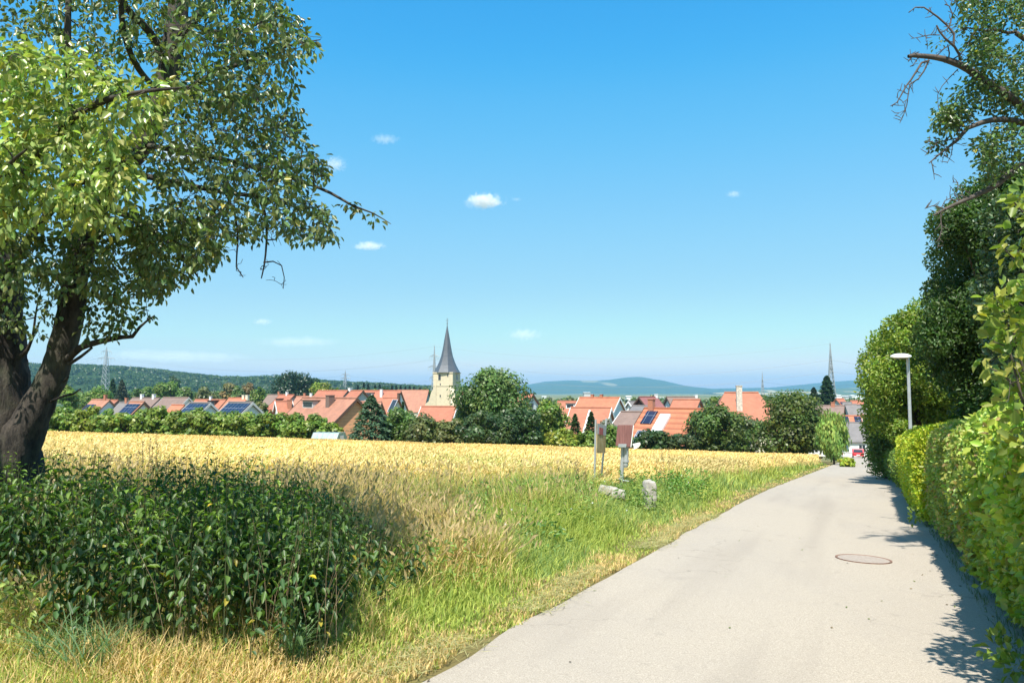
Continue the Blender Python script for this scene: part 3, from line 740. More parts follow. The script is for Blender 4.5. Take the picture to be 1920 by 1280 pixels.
    return e, L, zr, hr, Lw, Ww

T = .45
H = house
# --- left group, from the leaning trunk to the barn
H('pink tiled house with a solar panel at the far left of the village', 172, 206, 749, 150, 25, 9, 'roof_pink', 'white', sol=[(-.9, .1, .25, .9, 'solar')], chim=[(.5, 0, .9, .5, 'brick')])
H('small orange roofed house right of the pink solar house', 207, 222, 750, 158, 35, 8, 'roof_orange', 'greyw', verge='timber')
H('low grey roofed house with pale ridge behind the orchard', 224, 246, 754, 150, 20, 8, 'roof_grey', 'cream', chim=[(.2, 0, .8, .5, 'brick')])
H('house with a blue solar roof left of the long brown roof', 244, 271, 753, 128, 28, 8, 'roof_pink', 'white', sol=[(-.92, .85, .12, .85, 'solar')], verge='timber')
H('long brown roofed house with dark verge and two pale chimneys', 248, 300, 746, 172, 30, 10, 'roof_brown', 'cream', verge='timber', chim=[(-.3, 0, .8, .6, 'white'), (.55, 0, .8, .6, 'white')])
H('brown roofed house with grey white gable above the orchard', 306, 354, 745, 160, 32, 11, 'roof_brown', 'white', verge='greyw')
H('bright orange low roof in front of the brown roofed pair', 322, 346, 759, 140, 30, 8, 'roof_bright', 'cream')
H('long salmon roof behind the first dark solar roof', 366, 424, 749, 178, 25, 10, 'roof_orange', 'cream', sky=[(.35, 2.0, 2.4, 1.1, 'timber')], chim=[(0, 0, .7, .5, 'white')])
H('white gabled house with a dark solar roof, the left one of two', 356, 395, 755, 120, 35, 10, 'roof_grey', 'white', sol=[(-.85, .95, .05, .92, 'solar')], pitch=40, verge='greyw')
H('orange roofed house with two pale chimneys behind the right dark roof', 429, 464, 746, 165, 22, 10, 'roof_bright', 'cream', chim=[(.98, 0, .6, .6, 'cream'), (.6, 0, .6, .6, 'cream')])
H('white gabled house with a dark solar roof, the right one of two', 429, 474, 754, 112, 37, 11, 'roof_grey', 'white', sol=[(-.85, .95, .05, .75, 'solar')], pitch=40, verge='greyw')
H('brown roofed house left of the reddish roof with dormer', 502, 532, 740, 205, 20, 12, 'roof_brown', 'white', chim=[(.4, 0, .8, .5, 'brick')])
H('reddish roofed house with a small dormer and grey gable', 524, 552, 740, 190, 38, 11, 'roof_red', 'greyw', sky=[(-.2, 3.0, 1.8, 1.0, 'timber')], chim=[(.0, 0, .7, .5, 'white')], verge='timber')
H('low pale red roof between the right solar roof and the barn', 488, 508, 768, 128, 30, 8, 'roof_red', 'white')
H('salmon roofed house with a white gable left of the barn', 516, 548, 752, 135, -28, 9, 'roof_orange', 'white', chim=[(.5, 1.2, .2, .7, 'brick')], verge='wtrim')
H('pink roof half hidden behind the barn ridge', 556, 590, 743, 180, 15, 9, 'roof_pink', 'cream', chim=[(-.1, 0, .7, .5, 'brick'), (.6, 0, .7, .5, 'white')])
# --- the big barn
e, L, zr, hr, Lw, Ww = H('largest weathered orange pink barn roof with tile clad gable', 566, 667, 746, 95, 46, 11.2, 'roof_pink', 'greyw', pitch=42, gwin=[], wins=False,
    gablemat='clad', verge='timber', sky=[(-.42, 1.9, 2.6, .9, 'greyw')], chim=[(.28, .9, .3, .8, 'roof_brown')], name='barn')
e['category'] = 'barn'
# --- red roofs behind
H('long red roof behind the barn with a dark verge on its right', 596, 652, 732, 190, 33, 11, 'roof_red', 'greyw', verge='timber', chim=[(.95, -1, .6, .8, 'white')])
H('red roofed house with bluish gable windows behind the barn', 658, 681, 732, 170, 42, 10, 'roof_red', 'greyw', verge='timber')
H('long low red roof with white dormer right of the gabled red house', 680, 752, 732, 185, 12, 11, 'roof_red', 'white', sky=[(-.66, 2.8, 3.2, 1.3, 'white')], chim=[(.1, 1.5, .2, .6, 'white')])
H('flat pinkish red roof in front of the long low red roof', 718, 748, 746, 150, 15, 10, 'roof_orange', 'cream', chim=[(.98, 0, .9, .5, 'timber')], sol=[(.4, .95, .1, .6, 'glass')])
H('low pinkish roof strip behind the blue spruce', 676, 716, 753, 128, 10, 7, 'roof_pink', 'cream')
H('plain rosy red roof in front of the church tower foot', 790, 857, 762, 130, 14, 10, 'roof_red', 'cream', verge='wtrim')
# --- right of the church
H('small red roofed house with white gable between tree crowns', 972, 1000, 739, 165, 38, 8, 'roof_red', 'white', verge='timber', sol=[(.2, .9, .3, .9, 'solar')], chim=[(0, 0, .5, .5, 'brick')])
H('red roof low between tree crowns, left of the brown red long roof', 960, 975, 747, 158, 30, 8, 'roof_orange', 'white')
H('brown red long roof with a small dormer below the quarry', 1045, 1088, 752, 160, 12, 12, 'roof_red', 'cream', sky=[(.2, 2.2, 1.8, 1.0, 'white')])
H('large orange roof with white gable and round gable window', 1086, 1162, 745, 142, 33, 13, 'roof_bright', 'white', verge='wtrim', gwin=[(0, 6.4)], chim=[(.1, 0, .5, .5, 'brick'), (-.35, 0, .5, .5, 'brick')])
H('orange roof below the large one, with a white skylight strip', 1070, 1146, 764, 112, 22, 10, 'roof_orange', 'white', sol=[(-.05, .03, .1, .9, 'wtrim')], verge='wtrim')
H('white house with a grey roof between orange and maroon roofs', 1178, 1197, 752, 160, -30, 8, 'roof_grey', 'white', verge='wtrim')
H('maroon roofed house with a dark boarded gable on its left', 1198, 1232, 744, 150, -32, 8, 'roof_maroon', 'timber', verge='timber', chim=[(.9, 0, .5, .5, 'white')])
H('low white annex with a flat grey roof behind the chimney', 1186, 1224, 761, 118, 20, 6, 'roof_grey', 'white', pitch=12)
H('pale brown ridge roof with a white left gable', 1250, 1308, 744, 160, -14, 11, 'roof_brown', 'white', verge='timber', chim=[(.9, 0, .4, .5, 'white')])
H('weathered orange roof with white right gable and roof window', 1262, 1313, 749, 128, 36, 10, 'roof_orange', 'white', verge='timber', sol=[(-.1, .08, .72, .95, 'glass')], sky=[(-.42, 4.2, 2.4, .7, 'white')])
H('brown roofed house behind the notice board', 1164, 1208, 772, 100, 38, 8, 'roof_brown', 'wtrim', verge='wtrim', pitch=34)
# --- the big orange roof with panels
H('big bright orange roof with solar panel, white roof panel and brick chimney', 1207, 1318, 766, 84, 39, 11.5, 'roof_big', 'greyw', pitch=38, verge='timber', wins=False,
  sol=[(-.82, -.45, .08, .38, 'solar'), (-.26, .07, .18, .80, 'wtrim'), (-.72, -.26, .56, .92, 'solar_fine')], chim=[(-.72, .2, 1.0, .62, 'brick')])
H('hipped orange roof with a tall mottled stone chimney', 1318, 1462, 736, 105, 10, 12, 'roof_orange', 'cream', hip=2.9, pitch=40, chim=[(-.12, 2.6, .9, .75, 'rubble')])
H('small orange roof right of the hipped roof', 1428, 1456, 753, 118, 10, 9, 'roof_orange', 'cream')
H('brown roofed house with a white gable and one small window', 1518, 1583, 760, 168, 30, 13, 'roof_brown', 'white', verge='timber', gwin=[(0, 6.2)], chim=[(.35, 0, .7, .8, 'brick')])
H('grey roof right behind the white gable with one small window', 1584, 1606, 758, 180, 8, 12, 'roof_grey', 'greyw')
H('salmon gable roof with dark solar panels beside the cone shaped fir', 1567, 1582, 747, 205, -20, 11, 'roof_red', 'greyw', sol=[(-.8, .9, .2, .95, 'solar')])
H('pale grey gabled house among the roofs below the lattice mast', 1580, 1597, 754, 195, 30, 10, 'roof_grey', 'white', verge='timber')
H('long red roof furthest back on the right', 1594, 1630, 751, 212, 0, 11, 'roof_red', 'white')
H('green boarded gable with white verges', 1606, 1630, 759, 186, 46, 10, 'roof_grey', 'greenw', verge='wtrim', wins=False)
H('orange roof with solar panels and a white verge', 1530, 1614, 779, 154, 12, 10, 'roof_bright', 'white', sol=[(.15, .42, .05, .45, 'solar'), (.66, .96, .05, .45, 'solar'), (.2, .9, .5, .9, 'solar')], verge='wtrim', chim=[(-.5, 1, .3, .6, 'brick')])
H('pinkish roof with small white gable right of the solar roof', 1614, 1640, 777, 162, 15, 10, 'roof_pink', 'cream')
H('tall white house at the end of the road with a grey roof', 1578, 1634, 792, 138, 16, 11, 'roof_grey', 'white', pitch=30, gwin=[(-1.8, 4.4), (1.8, 4.4), (-1.8, 1.8), (1.8, 1.8)])

# --- far warehouses and houses on the plain: tiny in view, single meshes
far = [(1100, 736, 12, 3), (1178, 743, 9, 3), (1388, 744, 12, 3), (1418, 745, 14, 4), (1440, 746, 10, 3), (1570, 741, 10, 2.5), (1583, 743, 13, 3), (1597, 741, 8, 2.5), (1606, 744, 14, 3.5), (1617, 746, 12, 3), (1590, 748, 9, 3), (1610, 749, 10, 2.5), (1574, 747, 8, 3), (1020, 743, 8, 2.5), (940, 744, 9, 3), (1240, 745, 8, 2.5)]
for i, (px, py, wp, hp) in enumerate(far):
    d = 1150 + 40 * i; c = P(px, py + 2, d); wm = wp / F * d; hm_ = hp / F * d
    mb = MB(); mb.box(-wm / 2, wm / 2, -8, 8, -6, hm_ * .6); mb.prism([(-9, hm_ * .6), (0, hm_), (9, hm_ * .6)], -wm / 2 - .5, wm / 2 + .5)
    o = mb.build('warehouse', M['white' if i % 3 else 'greyw']); o.location = c
    tag(o, 'tiny pale building on the far plain below the hills', 'building', 'buildings on the far plain')

# ------------------------------------------------------------------ church
D = 250
cx0 = P(838, 700, D); gz = Gf(cx0.x, D) - .5
tw = 6.9; th = R(17)
ch = empty('church_tower', (cx0.x, D, gz), 'old yellow sandstone church tower with a slender grey slate spire', 'church tower', None, -th)
zt = P(838, 698, D).z - gz
hwid = tw / 2
mb = MB().box(-hwid, hwid, -hwid, hwid, 0, zt).box(-hwid - .18, hwid + .18, -hwid - .18, hwid + .18, zt - .35, zt - .02)
mb.box(-hwid - .12, hwid + .12, -hwid - .12, hwid + .12, zt - 4.6, zt - 4.35)
mb.build('wall', M['stone'], ch)
# sloping buttresses
def butt(x, y, ang, top, run, name='buttress', wd=1.5):
    mm = Matrix.Translation((x, y, 0)) @ Matrix.Rotation(ang, 4, 'Z')
    b_ = MB(); b_.prism([(-.3, 0), (run, 0), (run, top * .28), (run * .78, top * .34), (run * .62, top * .55), (run * .42, top * .6), (run * .25, top * .82), (-.3, top)], -wd / 2, wd / 2, 'y', mm)
    return b_.build(name, M['stone'], ch)
butt(-hwid + .5, -hwid + .4, R(205), zt - 4, 5.0)
butt(hwid - .5, -hwid + .4, R(-55), zt - 4.0, 4.2)
butt(hwid - .6, hwid - .6, R(20), zt - 5, 2.4)
# spire: octagon broached onto the square
sp = []
prof_px = [(25.2, 698.5), (21.5, 692), (17.8, 685), (14.4, 677), (11.2, 668), (9.0, 658), (7.0, 647), (5.0, 635), (3.0, 624), (1.2, 614), (.35, 608)]
prof = [(p / F * D * 1.0, P(838, y, D).z - gz) for p, y in prof_px]
so = MB().lathe(prof, 8, 0, .5 + (R(0)) / (math.pi / 4)).build('spire', M['slate'], ch)
so.rotation_euler = (0, 0, R(5))
fz = P(838, 608, D).z - gz; fz2 = P(838, 597, D).z - gz
fin = MB().cyl((0, 0, fz - .3), (0, 0, fz2), .07, .05, 8).lathe([(.03, -.22), (.2, -.1), (.24, 0), (.2, .1), (.03, .22)], 10, fz + .3).box(-.45, .45, -.05, .05, fz2 - .75, fz2 - .62)
fin.lathe([(.03, -.16), (.16, 0), (.03, .16)], 8, fz2 - .1)
fin.build('finial', M['timber'], so)
# belfry openings, slits and door arch
def opening(x, y, rz, z, w, h, name='sound_opening'):
    mm = Matrix.Translation((x, y, z)) @ Matrix.Rotation(rz, 4, 'Z')
    pts = [(-w / 2, 0), (w / 2, 0), (w / 2, h * .65)] + [(w / 2 * math.cos(a), h * .65 + w * .7 * math.sin(a)) for a in np.linspace(.3, math.pi - .3, 6)] + [(-w / 2, h * .65)]
    fr = MB().prism([(a * 1.35, b_ * 1.1 - .12) for a, b_ in pts], -.06, .05, 'y', mm).build(name, M['cream'], ch)
    MB().prism(pts, -.09, .04, 'y', mm).build('louvre', M['glass'], fr)
opening(-1.2, -hwid, 0, zt - 2.6, .9, 2.1); opening(1.7, -hwid, 0, zt - 1.4, .5, .8)
opening(hwid, .2, R(90), zt - 2.6, 1.1, 2.0)
opening(-.9, -hwid, 0, zt - 4.4, .35, .8, 'slit_window'); opening(-.9, -hwid, 0, zt - 8.2, .4, .8, 'slit_window'); opening(-.4, -hwid, 0, .4, 1.6, 2.6, 'portal')
house('long brownish red church nave roof left of the tower', 745, 804, 731, 256, 8, 14, 'roof_pink', 'cream', pitch=46, name='church_nave', group=None, wins=True)[0]['category'] = 'church'
house('rosy church side roof right of the tower foot', 846, 880, 735, 258, -25, 12, 'roof_red', 'cream', pitch=46, name='church_aisle', group=None, wins=False)[0]['category'] = 'church'

# ------------------------------------------------------------------ pylons and wires
def pylon(label, px, top, bot, d, arms, yaw, wb=7.0, name='power_pylon', th_=.24):
    """arms: list of (pixel y, half width m)"""
    g = P(px, 735, d); gz = Gf(g.x, d) - 1
    zt_ = P(px, top, d).z - gz
    e = empty(name, (g.x, d, gz), label, 'pylon', 'power pylons', yaw)
    body = MB(); ztop = zt_
    zw = P(px, arms[-1][0] if arms else top, d).z - gz if arms else zt_ * .5
    def half(z):
        return wb / 2 * (1 - .68 * z / zw) if z < zw else max(.12, wb * .16 * (1 - (z - zw) / (ztop - zw + .01)))
    levels = [0]; z = 0
    while z < ztop - 1.5:
        z += max(1.8, half(z) * 1.9); levels.append(min(z, ztop))
    for i in range(len(levels) - 1):
        z0, z1 = levels[i], levels[i + 1]; a0, a1 = half(z0), half(z1)
        c0 = [(-a0, -a0), (a0, -a0), (a0, a0), (-a0, a0)]; c1 = [(-a1, -a1), (a1, -a1), (a1, a1), (-a1, a1)]
        for k in range(4):
            k2 = (k + 1) % 4
            body.cyl((*c0[k], z0), (*c1[k], z1), th_, th_, 4)
            body.cyl((*c0[k], z0), (*c1[k2], z1), th_ * .55, th_ * .55, 4)
            body.cyl((*c0[k2], z0), (*c1[k], z1), th_ * .55, th_ * .55, 4)
            body.cyl((*c1[k], z1), (*c1[k2], z1), th_ * .5, th_ * .5, 4)
    body.cyl((0, 0, ztop - 2), (0, 0, ztop + 1.5), th_ * .5, th_ * .4, 4)
    body.build('lattice_mast', M['lattice'], e)
    tips = []
    for (ay, hw_) in arms:
        az = P(px, ay, d).z - gz; a = half(az)
        ar = MB()
        for s in (-1, 1):
            for yo in (-a, a):
                ar.cyl((s * a, yo, az), (s * hw_, 0, az), th_ * .6, th_ * .5, 4); ar.cyl((s * a, yo, az + 1.6), (s * hw_, 0, az), th_ * .6, th_ * .5, 4)
            for q in (.25, .5, .75):
                ar.cyl((s * (a + (hw_ - a) * q), 0, az), (s * (a + (hw_ - a) * q), 0, az + 1.6 * (1 - q)), th_ * .4, th_ * .4, 4)
        ar.build('crossarm', M['lattice'], e)
        ins = MB()
        for s in (-1, 1):
            for q in (1, .55):
                ins.cyl((s * hw_ * q, 0, az), (s * hw_ * q, 0, az - 2.6), .12, .12, 5)
                v = Vector((s * hw_ * q, 0, az - 2.6)); rz = Matrix.Rotation(yaw, 3, 'Z'); tips.append(rz @ v + Vector((g.x, d, gz)))
        ins.build('insulators', M['lattice'], e)
    return e, tips, Vector((g.x, d, gz + ztop))
pA = pylon('large lattice pylon with one wide crossarm above the left hill', 197, 651, 740, 760, [(659, 6), (672, 10)], R(-12), 8)
pB = pylon('lattice pylon with three crossarms directly left of the church spire', 814, 649, 740, 640, [(668, 4.6), (688, 6.0), (708, 4.4)], R(-25), 7)
pC = pylon('slim tall lattice mast right of centre above the cone shaped fir', 1559, 644, 745, 560, [(668, 1.6), (690, 2.4)], R(80), 7)
pD = pylon('small distant pylon between the dark grove and the church', 647, 694, 735, 1250, [(702, 8), (709, 10)], R(-20), 9, th_=.34)
pE = pylon('small distant lattice mast above the hipped orange roof', 1430, 698, 745, 950, [(712, 3.0), (722, 3.0)], R(75), 6, th_=.3)
def wire(p0, p1, sag, acc_, r=.07, n=24):
    pts = [p0.lerp(p1, t) - Vector((0, 0, sag * 4 * t * (1 - t))) for t in np.linspace(0, 1, n)]
    acc_.path(pts, [r] * n, 3)
def wires(name, label, sets):
    m_ = MB()
    for p0, p1, s, r in sets: wire(p0, p1, s, m_, r)
    tag(m_.build(name, M['wire']), label, 'power line', 'overhead power lines')
wires('power_line', 'sagging overhead wires between the large left pylon and the spire pylon', [(pA[1][i], pB[1][i + (4 if i > 3 else 0)], 14, .04) for i in (0, 2, 4, 6)] + [(pA[2], pB[2], 12, .04)])
wires('power_line', 'sagging overhead wires between the church spire and the tall mast', [(pB[1][i], pC[1][i], 13, .04) for i in (0, 2, 4, 6)] + [(pB[2], pC[2], 11, .04)])
wires('power_line', 'overhead wires running right from the tall mast behind the trees', [(pC[1][i], P(2150, 690, 520) + Vector((0, 0, i)), 9, .04) for i in (0, 2, 4, 6)])
wires('power_line', 'overhead wires running left from the large pylon behind the trunk', [(pA[1][i], P(-250, 705, 640) + Vector((0, 0, i)), 12, .045) for i in (0, 2, 4, 6)])
wires('power_line', 'faint thin wires of the two small distant pylons', [(pD[1][0], P(100, 712, 1100), 10, .12), (pD[1][2], pE[1][1], 16, .1), (pE[1][0], P(1700, 705, 800), 8, .08)])

# ------------------------------------------------------------------ cars at the road end
def car(name, label, paint, loc, rz, L=4.2, Wd=1.75, Ht=1.48, van=False):
    e = empty(name, loc, label, 'car' if not van else 'van', None, rz)
    if van: prof = [(-L / 2, .35), (-L / 2, Ht * .62), (-L / 2 + .1, Ht), (L / 2 - 1.3, Ht), (L / 2 - .65, Ht * .62), (L / 2 - .05, Ht * .5), (L / 2, .35)]
    else: prof = [(-L / 2, .35), (-L / 2 + .02, .82), (-L / 2 + .15, .95), (-L / 2 + .65, Ht), (L / 2 - 1.9, Ht), (L / 2 - 1.15, .95), (L / 2 - .12, .78), (L / 2, .35)]
    b_ = MB().prism([(x, z) for x, z in prof], -Wd / 2, Wd / 2, 'y').build('body', paint, e, bevel=.07)
    hi = Ht - .1; lo = .95 if not van else Ht * .6
    for s in (-1, 1):
        x0 = -L / 2 + .35; x1 = L / 2 - 1.4
        MB().prism([(x0, lo), (x0 + .35, hi), (x1 - .45, hi), (x1, lo)], s * (Wd / 2 + .004) - .02, s * (Wd / 2 + .004) + .02, 'y').build('side_window', M['glass'], b_)
    MB().add([(-L / 2 + .13 + .0, -Wd / 2 + .15, .98), (-L / 2 + .13, Wd / 2 - .15, .98), (-L / 2 + .6, Wd / 2 - .25, hi), (-L / 2 + .6, -Wd / 2 + .25, hi), (-L / 2 + .09, -Wd / 2 + .15, 1.0), (-L / 2 + .09, Wd / 2 - .15, 1.0), (-L / 2 + .55, Wd / 2 - .25, hi + .02), (-L / 2 + .55, -Wd / 2 + .25, hi + .02)],
        [(0, 1, 2, 3), (4, 7, 6, 5), (0, 4, 5, 1), (1, 5, 6, 2), (2, 6, 7, 3), (3, 7, 4, 0)]).build('rear_window', M['glass'], b_)
    for s in (-1, 1):
        MB().box(-L / 2 - .02, -L / 2 + .05, s * Wd * .4 - .14, s * Wd * .4 + .14, .62, .84).build('tail_light', M['red_lens'], b_)
    MB().box(-L / 2 - .03, -L / 2 + .04, -.26, .26, .5, .61).build('number_plate', M['wtrim'], b_)
    for x in (-L / 2 + .75, L / 2 - .8):
        for s in (-1, 1):
            ty = MB().cyl((x, s * (Wd / 2 - .2), .31), (x, s * (Wd / 2 + .01), .31), .31, .31, 18).build('wheel', M['tyre'], e)
            MB().cyl((x, s * (Wd / 2 - .05), .31), (x, s * (Wd / 2 + .02), .31), .19, .17, 12).build('rim', M['rim'], ty)
    return e
x = P(1609, 860, 126).x
car('parked_car', 'red hatchback seen from behind in front of the white house', M['car_red'], (x, 126, Gf(x, 126) + .02), R(66))
for px, dd, rz, lb, vn in ((1515, 80, 150, 'white car half hidden behind the wheat, the left one of two', False), (1542, 79, 158, 'white van like car between the wheat and the willow, the right one of two', True)):
    q = P(px, 865, dd); car('parked_car', lb, M['car_white'], (q.x, dd, Gf(q.x, dd) + .25), R(rz), L=3.9 if vn else 2.9 + .8, Ht=1.75 if vn else 1.5, van=vn)
# white garden wall by the white house
o = MB().box(-1.6, 1.6, -.12, .12, -.2, .75).box(-1.68, 1.68, -.18, .18, .75, .85).build('garden_wall', M['white']); o.location = (P(1590, 866, 129).x, 129, Gf(P(1590, 866, 129).x, 129)); tag(o, 'low white wall in front of the tall white house', 'wall')
# poly tunnel
q = P(617, 836, 71); gh = empty('greenhouse', (q.x, 71, Gf(q.x, 71)), 'small pale green foil greenhouse at the end of the orchard row', 'greenhouse', None, R(-14))
hp = [(-1.0, 0), (-1.0, .95), (-.62, 1.45), (.62, 1.45), (1.0, .95), (1.0, 0)]
MB().prism(hp, -1.3, 1.3).build('film_cover', M['plastic'], gh)
fr = MB()
for xx_ in np.linspace(-1.31, 1.31, 6):
    fr.path([(xx_, a * 1.01, b_ * 1.01) for a, b_ in hp], [.025] * 6, 4)
fr.build('hoops', M['galv'], gh)
MB().box(1.302, 1.33, -.35, .35, 0, 1.2).build('door', M['wtrim'], gh)

# ------------------------------------------------------------------ clouds (real volumes, far above the haze)
def cloud(label, px, py, wpx, hpx, d, dens, seed):
    c = P(px, py, d); wx = wpx / F * d; hz = hpx / F * d
    bm = bmesh.new(); bmesh.ops.create_icosphere(bm, subdivisions=4, radius=1)
    for v in bm.verts:
        f = 1 + .3 * noise.noise(v.co * 1.8 + Vector((seed, 0, 0)))
        v.co = Vector((v.co.x * wx * .62 * f, v.co.y * wx * .4 * f, v.co.z * hz * .75 * f))
    me = bpy.data.meshes.new('cloud'); bm.to_mesh(me); bm.free()
    m = bpy.data.materials.new('cloud_vapour'); m.use_nodes = True; nt = m.node_tree; nt.nodes.clear()
    out = nt.nodes.new('ShaderNodeOutputMaterial'); pv = nt.nodes.new('ShaderNodeVolumePrincipled'); pv.inputs['Color'].default_value = (1, 1, 1, 1); pv.inputs['Anisotropy'].default_value = -.3
    tc = nt.nodes.new('ShaderNodeTexCoord'); n = nt.nodes.new('ShaderNodeTexNoise'); n.inputs['Scale'].default_value = 4.5 / wx * 2; n.inputs['Detail'].default_value = 6; n.inputs['Roughness'].default_value = .65
    mp = nt.nodes.new('ShaderNodeMapping'); mp.inputs['Location'].default_value = (seed * 50, 0, 0); nt.links.new(tc.outputs['Object'], mp.inputs[0]); nt.links.new(mp.outputs[0], n.inputs['Vector'])
    # density: noise minus distance from the centre
    sc_ = nt.nodes.new('ShaderNodeMapping'); sc_.inputs['Scale'].default_value = (1 / (wx * .5), 1 / (wx * .36), 1 / (hz * .5)); nt.links.new(tc.outputs['Object'], sc_.inputs[0])
    ln = nt.nodes.new('ShaderNodeVectorMath'); ln.operation = 'LENGTH'; nt.links.new(sc_.outputs[0], ln.inputs[0])
    a = nt.nodes.new('ShaderNodeMath'); a.operation = 'MULTIPLY_ADD'; a.inputs[1].default_value = -.42; a.inputs[2].default_value = -.14; nt.links.new(ln.outputs['Value'], a.inputs[0])
    b_ = nt.nodes.new('ShaderNodeMath'); b_.operation = 'ADD'; nt.links.new(a.outputs[0], b_.inputs[0]); nt.links.new(n.outputs['Fac'], b_.inputs[1])
    c_ = nt.nodes.new('ShaderNodeMath'); c_.operation = 'MULTIPLY'; c_.inputs[1].default_value = dens; c_.use_clamp = False; nt.links.new(b_.outputs[0], c_.inputs[0])
    mx = nt.nodes.new('ShaderNodeMath'); mx.operation = 'MAXIMUM'; mx.inputs[1].default_value = 0; nt.links.new(c_.outputs[0], mx.inputs[0])
    nt.links.new(mx.outputs[0], pv.inputs['Density']); nt.links.new(pv.outputs[0], out.inputs['Volume'])
    me.materials.append(m); o = bpy.data.objects.new('cloud', me); C.objects.link(o); o.location = c
    tag(o, label, 'cloud', 'small summer clouds')
cloud('brightest small white cloud above the village centre', 908, 377, 78, 32, 3000, .16, 1.3)
cloud('thin flat white cloud right of the tree branches', 692, 461, 66, 18, 3000, .10, 2.7)
cloud('faint cloud wisp high left of centre', 722, 261, 60, 20, 3000, .035, 4.1)
cloud('white cloud peeping out beside the hanging branches', 628, 308, 50, 34, 3000, .06, 5.9)
cloud('white cloud seen through the tree crown', 345, 288, 120, 44, 3000, .10, 11.3)
cloud('tiny faint cloud high on the right of the sky', 1376, 364, 34, 16, 3000, .05, 7.7)
cloud('faint pinkish wisp low above the tallest tree', 984, 627, 74, 26, 6000, .018, 9.2)
cloud('faint low wisp left of the church spire', 492, 603, 40, 15, 6000, .03, 10.4)
cloud('long faint veil of cloud low on the left above the wooded hill', 330, 668, 330, 26, 7000, .006, 12.9)
cloud('short faint veil of cloud low between pylon and spire', 560, 640, 170, 22, 7000, .006, 14.2)
cloud('tiny wisp between the white clouds', 968, 374, 26, 9, 3000, .03, 16.1)
# ------------------------------------------------------------------ wheat field
def in_poly(x, y, poly):
    ins = np.zeros(len(x), bool); n = len(poly)
    for i in range(n):
        x1, y1 = poly[i]; x2, y2 = poly[(i + 1) % n]
        c = ((y1 > y) != (y2 > y)) & (x < (x2 - x1) * (y - y1) / (y2 - y1 + 1e-12) + x1); ins ^= c
    return ins
near_edge = [(-60, 6.5), (-12, 10.3), (-6, 11.6), (-2.2, 12.8), (.2, 13.8), (1.6, 15.2), (3.7, 18.4), (8.3, 26.6), (17.3, 45.5), (25.5, 62.4)]
field = near_edge + [(28.5, 71), (24, 71.5), (10, 71), (-8, 70.5), (-22, 70), (-44, 69), (-60, 69)]
def wheat(n, y0, y1, wd, segs, hw, seedv):
    x = rng.uniform(-.8, .75, n * 3); y = np.sqrt(rng.uniform(y0 ** 2, y1 ** 2, n * 3)); x = x * y
    ok = in_poly(x + .12 * np.sin(y * 3), y, field); x = x[ok][:n]; y = y[ok][:n]; m = len(x)
    z = G(x, y)
    patch = np.array([noise.noise(Vector((a * .22, b * .1, 1))) for a, b in zip(x, y)])
    edge_ = np.minimum.reduce([smooth(-.1, 1.3, np.interp(x, [q[0] for q in near_edge], [q[1] for q in near_edge]) * -1 + y)])
    h = (.72 + .10 * patch + rng.normal(0, .045, m)) * (.62 + .38 * edge_)
    lean = np.stack([.5 + .5 * np.sin(x * .8 + y * .35) + rng.normal(0, .5, m), rng.normal(-.2, .6, m), np.zeros(m)], 1)
    V, Fc, k = blade_geo(np.stack([x, y, z], 1), lean, h, wd * (1 + y / 60), rng.uniform(.05, .2, m), segs)
    fr = rng.random(m)
    stem = np.stack([.64 + .14 * fr, .52 + .10 * fr, .22 + .05 * fr], 1) * (1 + .25 * patch[:, None])
    grn = (rng.random(m) < .05 + .22 * np.clip(patch, 0, 1) + .45 * np.exp(-((x + .8) ** 2 / 3 + (y - 17) ** 2 / 4)) + .3 * (y < 13.5) * rng.random(m))
    stem[grn] = stem[grn] * np.array([.62, .95, .6])
    acc_w.add(V, Fc, np.repeat(stem, k, 0))
    # ears, nodding over
    top = V.reshape(m, k, 3)[:, -2:].mean(1); ld = unit(lean) * .6 + np.array([0, 0, .55]) + .35 * rng.normal(size=(m, 3))
    ld = unit(ld); L = rng.uniform(.10, .15, m) * hw; nr = rand_dir(m)
    V2, F2 = quad_geo(top + ld * (L * .4)[:, None], ld, nr, L, .022 * hw * (1 + y / 45))
    far_ = smooth(16, 50, y); ear = np.stack([.76 + .16 * fr, .61 + .13 * fr - .06 * far_, .265 + .09 * fr - .06 * far_], 1) * (1 + .28 * patch[:, None]) * rng.uniform(.8, 1.15, (m, 1))
    ear[grn] = ear[grn] * np.array([.75, .95, .7])
    acc_w.add(V2, F2, np.repeat(ear, 4, 0))
acc_w = Acc()
wheat(160000, 8, 20, .006, 2, .85, 0); wheat(140000, 20, 38, .010, 1, 1.0, 1); wheat(130000, 38, 74, .018, 1, 1.35, 2)
tag(acc_w.obj('wheat', M['straw']), 'ripe golden wheat covering the whole field', 'wheat', kind='stuff')
# dense lower canopy of the crop: straw and leaves seen between the stalks
xs = np.arange(-60, 32, .8); ys_ = np.arange(8, 72, .8)
XX, YY = np.meshgrid(xs, ys_); cell = in_poly(XX.ravel() + .4, YY.ravel() - .9, field).reshape(XX.shape) & in_poly(XX.ravel() + 1.2, YY.ravel() - 1.5, field).reshape(XX.shape)
V = []; Fc = []; idx = {}
def vid(i, j):
    if (i, j) not in idx:
        x = xs[0] + j * .8; y = ys_[0] + i * .8; idx[(i, j)] = len(V); V.append((x, y, Gf(x, y) + .44 + .08 * noise.noise(Vector((x * 1.3, y * 1.3, 0)))))
    return idx[(i, j)]
for i in range(cell.shape[0]):
    for j in range(cell.shape[1]):
        if cell[i, j]: Fc.append((vid(i, j), vid(i, j + 1), vid(i + 1, j + 1), vid(i + 1, j)))
m, nt, b = new_mat('straw_litter'); f = ntex(nt, 30, 6, .8, sx=(1, .4, 1))
